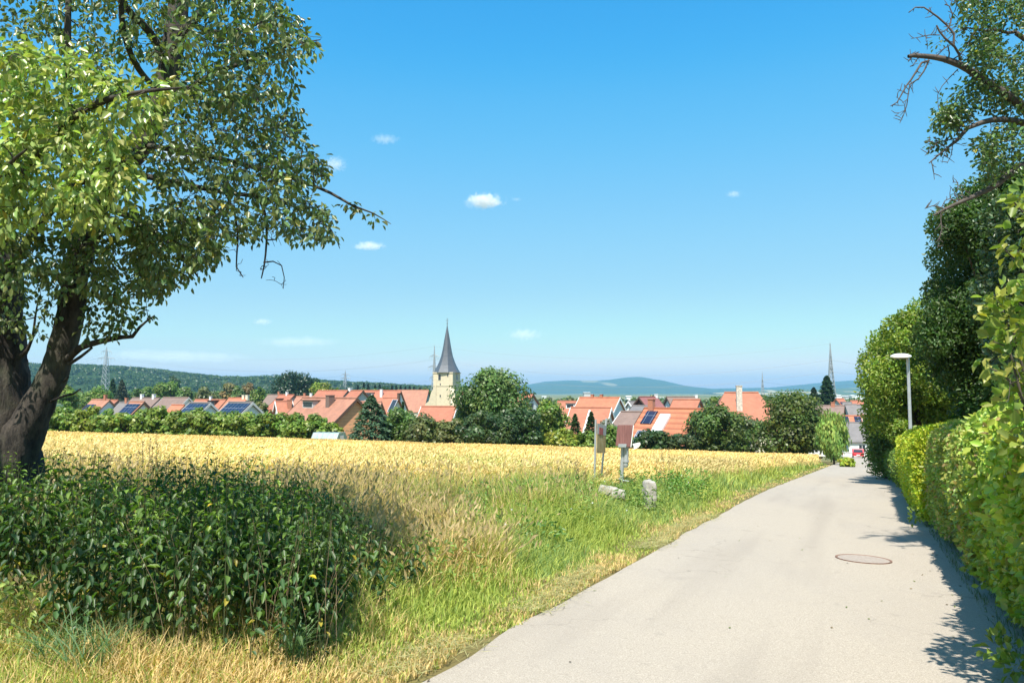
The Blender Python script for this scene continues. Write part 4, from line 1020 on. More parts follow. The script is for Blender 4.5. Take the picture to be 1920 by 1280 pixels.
nt.links.new(ramp(nt, f, [(.3, (.30, .21, .06)), (.7, (.52, .39, .13))]), b.inputs['Base Color']); b.inputs['Roughness'].default_value = .95
tag(mesh_np('straw_layer', V, Fc, m, smooth_=True), 'dense straw below the ears of the wheat', 'wheat', kind='stuff')

# ------------------------------------------------------------------ verge grass and weeds
DRY = np.array((.74, .56, .25)); DRY2 = np.array((.60, .44, .21)); GRN = np.array((.235, .335, .075)); GRB = np.array((.17, .29, .10)); YGR = np.array((.48, .52, .11))
def vnoise(x, y, s, z=0): return np.array([noise.noise(Vector((a * s, b * s, z))) for a, b in zip(x, y)])
def verge(n, y0, y1, wd, hs=1.0, xr=(-.74, .5)):
    y = y0 + (y1 - y0) * rng.random(n * 2) ** 1.3; x = rng.uniform(xr[0], xr[1], n * 2) * y
    pe = .906 * (-2.77 + .4686 * y - x)
    wob = .12 * vnoise(x, y, 1.4)
    ok = (pe > .05 + wob) & ~in_poly(x, y - .5, field) & (pe < 15); x = x[ok][:n]; y = y[ok][:n]; pe = pe[ok][:n]; m = len(x)
    p1 = vnoise(x, y, .55, 3); p2 = vnoise(x, y, 1.5, 8); p3 = vnoise(x, y, .25, 15)
    base_h = .07 + .58 * smooth(.2, 1.7, pe) + .26 * smooth(2, 4, pe)
    we = np.interp(x, [q[0] for q in near_edge], [q[1] for q in near_edge]) - y
    base_h = base_h + .16 * (1 - smooth(.3, 2.2, we)) * smooth(.5, 1.2, pe)
    # low mown ground in the foreground left of the road
    base_h = base_h * (1 - .55 * (1 - smooth(4.2, 6.5, y)) * smooth(.0, 1, pe))
    sx_, sy_ = P(1190, 735, 13.7).x, 13.7
    base_h = base_h * (1 - .6 * np.exp(-((x - sx_) ** 2 / .5 + (y - sy_) ** 2 / .6)))
    h = base_h * (.85 + .55 * p1 + .35 * p2) * rng.uniform(.55, 1.25, m) * hs; h = np.clip(h, .04, .95)
    dry = np.clip(.34 + .36 * (1 - smooth(-1.6, 1.0, x)) * smooth(5.5, 8, y) + 1.1 * p1 + .5 * p2 + .35 * np.exp(-((x + 1.0) ** 2 + (y - 8.5) ** 2) / 4) - .6 * smooth(-1.0, .6, x) * (pe > .5) + .5 * (pe < .35) + .5 * (1 - smooth(4.6, 5.8, y)), 0, 1)
    isdry = rng.random(m) < dry * .8
    t = rng.random((m, 1)); g = np.where((p3 > 0)[:, None], GRN * (1 - t) + YGR * t, GRB * (1 - t) + YGR * t)
    c = np.where(isdry[:, None], DRY * (1 - t) + DRY2 * t, g) * rng.uniform(.75, 1.3, (m, 1))
    a = rng.uniform(0, 2 * math.pi, m); dr = np.stack([np.cos(a), np.sin(a), np.zeros(m)], 1) + np.array([.35, .1, 0]) * (pe < .8)[:, None]
    V, Fc, k = blade_geo(np.stack([x, y, G(x, y) - .01], 1), dr, h, wd * rng.uniform(.7, 1.5, m) * (1 + y / 14), rng.uniform(.1, .8, m), 3)
    acc_g.add(V, Fc, np.repeat(c, k, 0))
    # seed heads on tall dry stems
    s = isdry & (h > .38) & (rng.random(m) < .35)
    if s.any():
        tp = V.reshape(m, k, 3)[s][:, -2:].mean(1); q = s.sum()
        dd = unit(dr[s] * .5 + np.array([0, 0, .9]) + .3 * rng.normal(size=(q, 3)))
        V2, F2 = quad_geo(tp + dd * .03, dd, rand_dir(q), rng.uniform(.07, .13, q), rng.uniform(.012, .022, q) * (1 + y[s] / 20))
        acc_g.add(V2, F2, np.repeat(np.broadcast_to(np.array((.5, .38, .2)), (q, 3)) * rng.uniform(.7, 1.2, (q, 1)), 4, 0))
acc_g = Acc()
verge(62000, 3.4, 9, .0075); verge(70000, 8, 16, .0065); verge(45000, 15, 34, .009, .9); verge(20000, 32, 66, .018, .9)
# mown hay swept along the road edge
n = 5200; y = rng.uniform(4.4, 14, n); pe = rng.normal(.18, .11, n) + .06 * np.sin(y * 1.7); keep = vnoise(y, y * 0, .6, 5) > -.12; y = y[keep]; pe = pe[keep]; n = len(y); x = -2.77 + .4686 * y - pe / .906
a = rng.normal(1.1, .8, n); dr = np.stack([np.cos(a), np.sin(a), rng.normal(0, .12, n)], 1)
V, Fc = quad_geo(np.stack([x, y, G(x, y) + .012 + rng.random(n) * .05], 1), dr, np.array([0, 0, 1.]) + .4 * rng.normal(size=(n, 3)), rng.uniform(.06, .2, n), rng.uniform(.003, .006, n))
acc_g.add(V, Fc, np.repeat(np.array((.46, .44, .2)) * rng.uniform(.7, 1.2, (n, 1)), 4, 0))
# broad-leaved weeds: low leafy clumps through the verge
def weed_clumps(spots, col, leaf, nleaf, hh, acc_):
    for (x0, y0, r) in spots:
        n = int(nleaf * (r / .3) ** 2)
        th_ = rng.uniform(0, 2 * math.pi, n); rr = r * np.sqrt(rng.random(n)); z = rng.random(n) ** .7 * hh * (1 - .5 * (rr / r) ** 2)
        x = x0 + rr * np.cos(th_); y = y0 + rr * np.sin(th_)
        pos = np.stack([x, y, G(x, y) + z], 1); d = unit(np.stack([np.cos(th_), np.sin(th_), rng.normal(0, .5, n)], 1) + .6 * rand_dir(n))
        V, Fc = leaf_geo(pos, d, rand_dir(n, 1.2), leaf * rng.uniform(.6, 1.3, n), leaf * .45 * rng.uniform(.7, 1.2, n))
        acc_.add(V, Fc, np.repeat(np.array(col) * rng.uniform(.7, 1.35, (n, 1)), 6, 0))
acc_w2 = Acc()
spots = []
for _ in range(150):
    y = random.uniform(6.5, 17); x = random.uniform(-3.0, 3.2); pe = .906 * (-2.77 + .4686 * y - x)
    if pe > .9 and not in_poly(np.array([x]), np.array([y - .3]), field)[0] and not (x < -1.2 and y < 8.5): spots.append((x, y, random.uniform(.18, .42)))
weed_clumps(spots[::2], (.14, .25, .06), .075, 70, .55, acc_w2); weed_clumps(spots[1::2], (.22, .31, .07), .06, 70, .6, acc_w2)
weed_clumps([(P(px, 735, d).x, d, r) for px, d, r in ((1085, 13.2, .4), (1150, 15.6, .45), (1250, 15.6, .5), (1275, 16.6, .5), (1230, 17, .6), (1300, 17.6, .5), (1170, 17, .5), (1120, 17.6, .4), (1010, 12.6, .5), (1040, 13, .5), (980, 12.4, .45), (900, 12.0, .4), (1060, 13.4, .5))], (.15, .28, .055), .07, 110, .75, acc_w2)
weed_clumps([(P(20, 735, 5.0).x, 5.0, .35), (P(60, 735, 4.8).x, 4.8, .3), (-3.5, 5.6, .4), (-3.1, 4.9, .25), (P(610, 735, 5.3).x, 5.3, .18)], (.28, .34, .08), .06, 110, .55, acc_w2)
# arching grass tuft at the bottom left, white flower dots
for (px, d, r) in ((150, 4.6, .16), (190, 4.5, .13), (120, 4.7, .1), (560, 4.9, .06)):
    n = 60; c = P(px, 735, d); th_ = rng.uniform(0, 6.28, n); x = c.x + r * rng.normal(size=n) * .5; y = d + r * rng.normal(size=n) * .5
    V, Fc, k = blade_geo(np.stack([x, y, G(x, y)], 1), np.stack([np.cos(th_), np.sin(th_), 0 * x], 1), rng.uniform(.3, .55, n), np.full(n, .011), rng.uniform(.4, 1.0, n), 5)
    acc_g.add(V, Fc, np.repeat(np.array((.14, .24, .10)) * rng.uniform(.8, 1.2, (n, 1)), k, 0))
# tall dry dock and grass stalks standing before the wheat
for px, d, h in [(272, 9, 1.25), (282, 9.2, 1.3), (291, 8.8, 1.2), (300, 9.1, 1.35), (264, 9.3, 1.1), (311, 9, 1.05), (545, 9.4, .95), (820, 12.1, 1.05), (845, 12, .95), (1235, 16.2, 1.15), (1245, 16.4, 1.0), (1252, 16.2, 1.2), (1228, 16.5, .95), (1078, 13.4, .95), (1088, 13.3, 1.0), (1096, 13.2, .85), (610, 8, .9), (760, 9, .8), (700, 9.3, .85)]:
    c = P(px, 735, d); z0 = Gf(c.x, d); lx = random.uniform(-.06, .06)
    V, Fc = tube([(c.x, d, z0), (c.x + lx * .4, d, z0 + h * .6), (c.x + lx, d, z0 + h)], [.005, .004, .002], 4)
    acc_g.add(V, Fc, (.33, .25, .13)); n = 60
    t = rng.uniform(.55, 1, n); pos = np.stack([c.x + lx * t, np.full(n, d), z0 + h * t], 1) + rng.normal(0, .018, (n, 3)) * (1.3 - t)[:, None] * 2
    V, Fc = quad_geo(pos, rand_dir(n, .8), rand_dir(n), .03, .012); acc_g.add(V, Fc, (.30, .22, .11) if px > 500 else (.36, .27, .16))
n = 90; x = rng.uniform(-2, 4.5, n); y = rng.uniform(7, 17, n); pe = .906 * (-2.77 + .4686 * y - x); ok = (pe > .7) & (pe < 5); x, y = x[ok], y[ok]; n = len(x)
V, Fc = quad_geo(np.stack([x, y, G(x, y) + rng.uniform(.3, .6, n)], 1), rand_dir(n), rand_dir(n, 1), .028, .028); acc_g.add(V, Fc, (.75, .75, .72))
tag(acc_g.obj('grass', M['grass']), 'long green and straw coloured grass of the road verge', 'grass', kind='stuff')
tag(acc_w2.obj('weeds', M['leaf']), 'low leafy weeds mixed into the verge grass', 'weeds', kind='stuff')

# ------------------------------------------------------------------ nettle bed
acc = Acc(); ns = 0
cand = rng.uniform(0, 1, (4200, 2))
for a, b_ in cand:
    d = 4.75 + 3.6 * b_; xl = -.80 * d; xr = P(652, 735, d).x - .12 - .25 * max(0, .35 - b_); skirt = random.random() < .16  # skirt: low outer plants added to darken the shaded patch beside the bed
    xr2 = xr + (.75 if skirt else 0) * smooth(5.2, 7.2, d)
    if skirt and d > 5.0: x = xr - .15 + (xr2 - xr + .2) * a
    else: x = xl + (xr - xl) * a
    if d < 5.25 and x < P(120, 735, d).x: continue
    front = d < 5.6
    if ns >= 1000: break
    edge = max(-.9, min(1, (xr - x) / .5))
    ns += 1; z0 = Gf(x, d); h = 1.0 * (random.choice([random.uniform(.82, 1.12), random.uniform(.95, 1.32)]) * (.74 + .26 * edge)) * (.86 + .1 * (1 - b_)) + .12 * noise.noise(Vector((x * 1.3, d, 4))) + (random.uniform(.08, .26) if random.random() < .1 else 0)
    if d < 5.0: h *= .8
    lx, ly = random.gauss(.02, .12), random.gauss(-.02, .11); tp = Vector((x + lx, d + ly, z0 + h))
    V, Fc = tube([(x, d, z0), (x + lx * .4, d + ly * .4, z0 + h * .55), tuple(tp)], [.0045, .004, .002], 3); acc.add(V, Fc, (.10, .12, .05))
    nn = int(h / .062); t = np.repeat(np.linspace(.10, 1.0, nn), 2); m = len(t)
    pv_ = np.array(random.choice([(1, 1, 1), (1.5, 1.35, 1), (.75, .85, 1.05), (1.25, 1.15, 1.2)])) * random.uniform(.75, 1.3); az = np.repeat(np.arange(nn) * 1.57 + random.random() * 6, 2) + np.tile([0, math.pi], nn)
    s = np.where(t > .8, 1.15 - .75 * (t - .8) / .2, 1.0) * np.where(t < .35, .65, 1)
    ok = (rng.random(m) < np.where(t < .35, .5, .97)); t = t[ok]; az = az[ok]; s = s[ok]; m = len(t)
    hd = np.stack([np.cos(az), np.sin(az), np.zeros(m)], 1)
    stem = np.stack([x + lx * t ** 1.3, d + ly * t ** 1.3, z0 + h * t], 1)
    drp = rng.uniform(-.95, -.25, m); drp = np.where(t > .9, drp + .55, drp)
    dr = unit(hd + np.stack([0 * t, 0 * t, drp], 1) + .25 * rand_dir(m)); nr = unit(np.array([0, 0, 1.]) + hd * .6 + .25 * rand_dir(m))
    V, Fc = leaf_geo(stem + hd * .018, dr, nr,   .074 * s * rng.uniform(.6, 1.3, m), .035 * s * rng.uniform(.8, 1.2, m), fold=.22, curl=.22)
    base = np.array((.065, .125, .035)) * pv_ * rng.uniform(.7, 1.35, (m, 1)); yel = rng.random(m) < np.where(t < .6, .05, .005); base[yel] = (.38, .32, .05)
    hi = t > .86; base[hi] = base[hi] * np.array([1.8, 1.55, 1])  # top leaves brightened in colour as if catching the light
    acc.add(V, Fc, np.repeat(base, 6, 0))
# dry stalks between the nettles
for _ in range(70):
    d = random.uniform(4.75, 5.6); x = P(random.uniform(330, 640), 735, d).x; z0 = Gf(x, d); h = random.uniform(.35, .95); lx, ly = random.gauss(.03, .12), random.gauss(0, .08)
    V, Fc = tube([(x, d, z0), (x + lx * .5, d + ly, z0 + h * .6), (x + lx * 1.4, d + ly, z0 + h)], [.0022, .002, .001], 3); acc.add(V, Fc, (.36, .27, .17))
tag(acc.obj('nettle_bed', M['leaf']), 'dense waist high bed of stinging nettles below the big tree', 'nettles', kind='stuff')

# ------------------------------------------------------------------ branching trees traced in depth
def grow(acc_b, limbs, clusters, twig_r=.006, sag=.0, seg=.22, reach=1.6):
    """limbs: list of (points, radii). clusters: target points. Adds limbs and twigs to acc_b; returns tips with directions"""
    nodes = []
    for pts, rad, sides, rough in limbs:
        p, r = spline(pts, rad, .05 if rad[0] > .09 else .09)
        V, Fc = tube(p, r, sides, rough, random.random() * 9); acc_b.add(V, Fc)
        nodes += [(q, rr) for q, rr in zip(p[::2], r[::2])]
    NP = np.zeros((len(nodes) + len(clusters) * 8, 3)); NR = np.zeros(len(NP)); k = len(nodes)
    NP[:k] = [tuple(n_[0]) for n_ in nodes]; NR[:k] = [n_[1] for n_ in nodes]
    cl = np.array(clusters); dist = np.array([np.min(np.sum((NP[:k] - c) ** 2, 1)) for c in cl]); order = np.argsort(dist)
    tips = []
    for i in order:
        c = cl[i]; dd = np.sum((NP[:k] - c) ** 2, 1); j = int(np.argmin(dd)); D = math.sqrt(dd[j])
        a = Vector(NP[j]); b_ = Vector(c); m = max(1, int(D / seg))
        r0 = min(NR[j] * .7, twig_r * (1 + D * 1.5)); r1 = twig_r * .35
        pts = [a]; 
        for q in range(1, m + 1):
            t = q / m; p = a.lerp(b_, t); amp = .10 * D * math.sin(math.pi * t) + .02 * (t < 1)
            p = p + Vector((random.gauss(0, 1), random.gauss(0, 1), random.gauss(0, 1))) * amp * .5 + Vector((0, 0, sag * D * math.sin(math.pi * t)))
            pts.append(p)
        if m == 1: pts = [a, a.lerp(b_, .5) + Vector((random.gauss(0, .02), random.gauss(0, .02), random.gauss(0, .02))), b_]
        rr = [r0 + (r1 - r0) * q / (len(pts) - 1) for q in range(len(pts))]
        V, Fc = tube(pts, rr, 4 if r0 > .006 else 3); acc_b.add(V, Fc)
        for q in range(1, len(pts)):
            NP[k] = pts[q]; NR[k] = max(rr[q], .004); k += 1
        tips.append((pts[-1], (pts[-1] - pts[-2]).normalized() if (pts[-1] - pts[-2]).length > 0 else Vector((0, 0, 1)), pts[-2], i))
    return tips
def leaves_at(acc_l, tips, per, spread, L, W, col, droop=.5, hv=.35, yellow=.02, bright=1.0):
    tp = np.array([tuple(t[0]) for t in tips]); bk = np.array([tuple(t[2]) for t in tips]); dr = np.array([tuple(t[1]) for t in tips])
    n = len(tp) * per; idx = np.repeat(np.arange(len(tp)), per); u = rng.random((n, 1)) ** .8
    off = rand_dir(n); pos = tp[idx] * u + bk[idx] * (1 - u) + off * (spread * rng.random((n, 1)) ** .6)
    d = unit(off * .9 + dr[idx] * .5 + np.array([0, 0, -droop]) + .3 * rand_dir(n)); nr = unit(rand_dir(n, .9) + off * .4)
    s = rng.uniform(.7, 1.2, n)
    V, Fc = leaf_geo(pos, d, nr, L * s, W * s * rng.uniform(.85, 1.15, n), fold=.2, curl=.12)
    cb = np.array(col) * (1 + hv * rng.uniform(-1, 1, (len(tp), 1)))[idx] * rng.uniform(.75, 1.3, (n, 1)) * (1 + np.stack([rng.uniform(-.15, .35, n), np.zeros(n), np.zeros(n)], 1))
    y_ = rng.random(n) < yellow; cb[y_] = (.42, .36, .06)
    acc_l.add(V, Fc, np.repeat(cb, 6, 0))
def in_px(n, poly, d0, d1):
    px = [p[0] for p in poly]; py = [p[1] for p in poly]; out = []
    while len(out) < n:
        a = rng.uniform(min(px), max(px), 400); b_ = rng.uniform(min(py), max(py), 400); ok = in_poly(a, b_, poly)
        for u, v in zip(a[ok], b_[ok]): out.append(tuple(P(u, v, random.uniform(d0, d1))))
    return out[:n]
def L_(pts, r0, r1, sides=8, rough=0.0):
    """limb through (px,py,d) points with radii going r0 -> r1"""
    n = len(pts); return ([P(*p) for p in pts], [r0 + (r1 - r0) * i / (n - 1) for i in range(n)], sides, rough)

# --- the big pear tree on the left
tb = P(-8, 890, 7.0); tb.z = Gf(tb.x, 7.0)
pt = empty('pear_tree', tb, 'big old leaning pear tree with forked dark trunk at the left edge', 'tree')
bacc = Acc()
def px_path(lst): return [P(a, b_, c) for a, b_, c, r in lst], [r for *_, r in lst]
A_ = [(-8, 1060, 7.0, .46), (-6, 960, 7.0, .38), (-4, 890, 7.0, .335), (-6, 830, 7.0, .32), (-10, 760, 7.0, .30), (-17, 680, 7.0, .285), (-20, 600, 7.0, .275), (-20, 500, 7.0, .265), (-34, 400, 7.0, .22), (-52, 280, 7.0, .19), (-90, 120, 7.1, .16), (-120, -80, 7.2, .12), (-150, -320, 7.3, .07)]
B_ = [(-2, 930, 6.95, .26), (14, 870, 6.95, .235), (36, 820, 6.95, .20), (60, 780, 6.95, .155), (82, 740, 6.95, .128), (102, 700, 6.95, .122), (117, 655, 6.95, .118), (128, 610, 6.95, .114), (136, 570, 6.95, .112), (146, 500, 6.9, .108), (166, 420, 6.9, .125), (200, 340, 6.9, .12), (250, 285, 6.95, .115), (288, 225, 7.0, .11), (312, 150, 7.0, .105), (328, 70, 7.0, .10), (338, -40, 7.0, .085), (350, -200, 6.6, .065), (380, -380, 6.2, .035)]
big = []
for lst, sd_ in ((A_, 26), (B_, 22)):
    p_, r_ = px_path(lst); big.append((p_, r_, sd_, .16))
limbs = big + [
 L_([(300, 190, 7), (345, 170, 6.8), (410, 135, 6.6), (480, 110, 6.5), (545, 85, 6.4), (600, 75, 6.3)], .034, .004),
 L_([(262, 272, 7), (320, 280, 6.8), (400, 295, 6.7), (480, 315, 6.6), (560, 338, 6.6), (620, 362, 6.5), (660, 385, 6.5), (700, 400, 6.5), (733, 420, 6.5)], .03, .003),
 L_([(215, 325, 7), (270, 330, 6.7), (340, 345, 6.6), (420, 360, 6.5), (500, 372, 6.4), (570, 395, 6.4), (620, 430, 6.4), (637, 466, 6.4)], .034, .003),
 L_([(480, 366, 6.45), (497, 400, 6.4), (500, 450, 6.4), (495, 500, 6.4), (490, 522, 6.4)], .014, .005, 6),
 L_([(494, 492, 6.4), (512, 490, 6.4), (528, 498, 6.4), (533, 520, 6.4), (531, 541, 6.4)], .007, .003, 5),
 L_([(420, 358, 6.5), (440, 400, 6.5), (446, 450, 6.5), (443, 500, 6.5), (456, 520, 6.5)], .012, .004, 6),
 L_([(180, 380, 6.95), (250, 410, 6.9), (310, 450, 6.8), (350, 490, 6.7), (375, 525, 6.7)], .04, .006),
 L_([(318, 130, 7), (280, 60, 6.6), (235, 10, 6.3), (215, -80, 6.1)], .045, .02),
 L_([(305, 180, 7), (260, 130, 6.3), (232, 60, 6.0), (225, -40, 5.8)], .03, .02, 7),
 L_([(160, 450, 6.9), (130, 330, 6.2), (128, 180, 5.9), (127, 60, 5.8), (130, -60, 5.8)], .045, .02),
 L_([(325, 80, 7), (380, 20, 6.9), (450, -60, 6.8), (520, -150, 6.6)], .05, .015),
 L_([(332, 30, 7), (400, 60, 7.4), (470, 50, 7.6), (530, 20, 7.7)], .035, .01),
 L_([(128, 672, 6.9), (150, 652, 6.8), (180, 642, 6.7), (205, 636, 6.6), (228, 632, 6.6), (248, 631, 6.5), (262, 613, 6.5), (276, 601, 6.5), (290, 591, 6.5)], .035, .005, 8),
 L_([(130, 682, 6.9), (152, 668, 6.8), (172, 652, 6.7)], .018, .012, 6),
 L_([(33, 672, 7), (52, 655, 6.9), (62, 630, 6.9), (66, 595, 6.9), (72, 560, 6.8)], .022, .006, 6),
 L_([(96, 752, 6.9), (120, 742, 6.8), (138, 738, 6.8), (151, 729, 6.7)], .014, .006, 6),
 L_([(120, 715, 6.9), (128, 707, 6.8)], .014, .008, 6),
 L_([(20, 500, 7), (60, 440, 6.4), (110, 380, 5.8), (170, 330, 5.4), (240, 300, 5.1)], .05, .008),
 L_([(-20, 420, 7), (40, 330, 6.2), (100, 250, 5.6), (170, 200, 5.2), (250, 175, 5.0), (340, 165, 4.9)], .055, .006),
 L_([(-30, 480, 7), (-20, 400, 6), (10, 320, 5.2), (50, 280, 4.9)], .04, .006),
 L_([(150, 480, 6.9), (190, 440, 6.3), (240, 430, 5.9), (290, 450, 5.7)], .03, .006),
 # unseen limbs above and beside the frame, carrying the added shading foliage
 ([P(338, -40, 7.0), Vector((-2.6, 6.2, 6.2)), Vector((-2.3, 5.0, 5.6)), Vector((-2.4, 3.8, 4.9))], [.06, .05, .035, .012], 7, 0),
 ([P(350, -200, 6.6), Vector((-2.9, 5.2, 6.4)), Vector((-3.1, 4.2, 5.6)), Vector((-3.0, 3.1, 4.9))], [.05, .04, .03, .01], 7, 0),
 ([P(-90, 120, 7.1), Vector((-5.4, 5.9, 5.6)), Vector((-5.3, 4.8, 5.2)), Vector((-4.9, 3.5, 4.8))], [.08, .06, .04, .01], 7, 0),
 ([P(-90, 120, 7.1), Vector((-6.3, 6.6, 6.0)), Vector((-7.4, 6.2, 6.8))], [.08, .05, .01], 7, 0),
]
lacc = Acc()
# foliage regions: (outline in the photograph, clusters, nearest, farthest, leaves per twig, colour)
SUNNY = (.30, .40, .115); SHADE = (.125, .185, .065)  # sun and shade put into the leaf colours of one crown
regs = [
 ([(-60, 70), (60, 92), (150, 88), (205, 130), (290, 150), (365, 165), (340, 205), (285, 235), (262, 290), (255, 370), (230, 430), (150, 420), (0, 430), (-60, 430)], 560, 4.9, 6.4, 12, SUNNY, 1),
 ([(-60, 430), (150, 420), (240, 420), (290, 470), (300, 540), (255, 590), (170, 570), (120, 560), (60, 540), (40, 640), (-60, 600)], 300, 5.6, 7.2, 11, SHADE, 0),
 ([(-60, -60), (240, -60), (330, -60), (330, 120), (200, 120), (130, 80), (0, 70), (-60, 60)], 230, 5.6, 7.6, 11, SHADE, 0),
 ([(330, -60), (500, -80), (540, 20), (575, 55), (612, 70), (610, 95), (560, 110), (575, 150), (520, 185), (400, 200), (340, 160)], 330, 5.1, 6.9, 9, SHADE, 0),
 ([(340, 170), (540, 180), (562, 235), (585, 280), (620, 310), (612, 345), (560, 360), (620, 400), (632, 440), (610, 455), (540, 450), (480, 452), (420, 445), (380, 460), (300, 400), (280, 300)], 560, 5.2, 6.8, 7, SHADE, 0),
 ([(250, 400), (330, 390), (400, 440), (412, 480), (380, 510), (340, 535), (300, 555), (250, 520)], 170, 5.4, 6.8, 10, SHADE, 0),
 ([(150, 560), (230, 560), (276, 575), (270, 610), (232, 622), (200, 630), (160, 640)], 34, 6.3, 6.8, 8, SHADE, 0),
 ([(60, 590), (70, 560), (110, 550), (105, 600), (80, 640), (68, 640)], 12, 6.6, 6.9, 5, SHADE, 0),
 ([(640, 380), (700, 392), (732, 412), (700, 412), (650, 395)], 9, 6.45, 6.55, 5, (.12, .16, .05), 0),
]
allcl = []; meta = []
for poly, n, d0, d1, per, col, _ in regs:
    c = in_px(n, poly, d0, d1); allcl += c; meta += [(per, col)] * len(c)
def ell(n, c, r):
    d = rand_dir(n) * rng.uniform(.3, 1, (n, 1)) ** .5; return [tuple(q) for q in np.array(c) + d * np.array(r)]
for c, r, n in (((-3.5, 3.1, 4.75), (2.1, .85, .55), 330), ((-6.6, 5.8, 6.0), (1.8, 1.8, 1.9), 150), ((-3.6, 7.6, 7.4), (2.4, 1.5, 1.2), 130), ((-5.6, 3.9, 4.6), (1.2, 1.0, .9), 110)):  # unseen crown; its low front clumps are added to shade the nettles
    q = ell(n, c, r); q = [p for p in q if p[2] > CAMZ + p[1] * .58 or p[0] < -.75 * p[1]]
    allcl += q; meta += [(14, SHADE)] * len(q)
bare0 = len(allcl); bare = in_px(760, regs[4][0], 5.2, 6.8) + in_px(120, regs[3][0], 5.2, 6.8) + in_px(60, regs[5][0], 6, 7.4) + in_px(60, regs[2][0], 6, 7.4)
bare += in_px(16, [(420, 430), (640, 430), (640, 475), (600, 462), (500, 462), (420, 470)], 6.2, 7)
bare += in_px(10, [(436, 440), (452, 440), (462, 525), (440, 525)], 6.4, 6.6) + in_px(14, [(486, 430), (505, 430), (545, 500), (540, 545), (484, 525)], 6.35, 6.45)
allcl += bare; meta += [(0, SHADE)] * len(bare)
tips = grow(bacc, limbs, allcl, twig_r=.0065)
groups_ = {}
for t in tips: groups_.setdefault(meta[t[3]], []).append(t)
for (per, col), ts in groups_.items():
    if per == 0: continue
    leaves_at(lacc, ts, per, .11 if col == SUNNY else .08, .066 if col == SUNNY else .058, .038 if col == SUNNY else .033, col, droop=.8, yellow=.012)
# a few hanging twigs without leaves
bacc.obj('trunk', M['bark'], pt, sm=True, origin=tb)
lacc.obj('foliage', M['gloss_leaf'], pt, origin=tb)

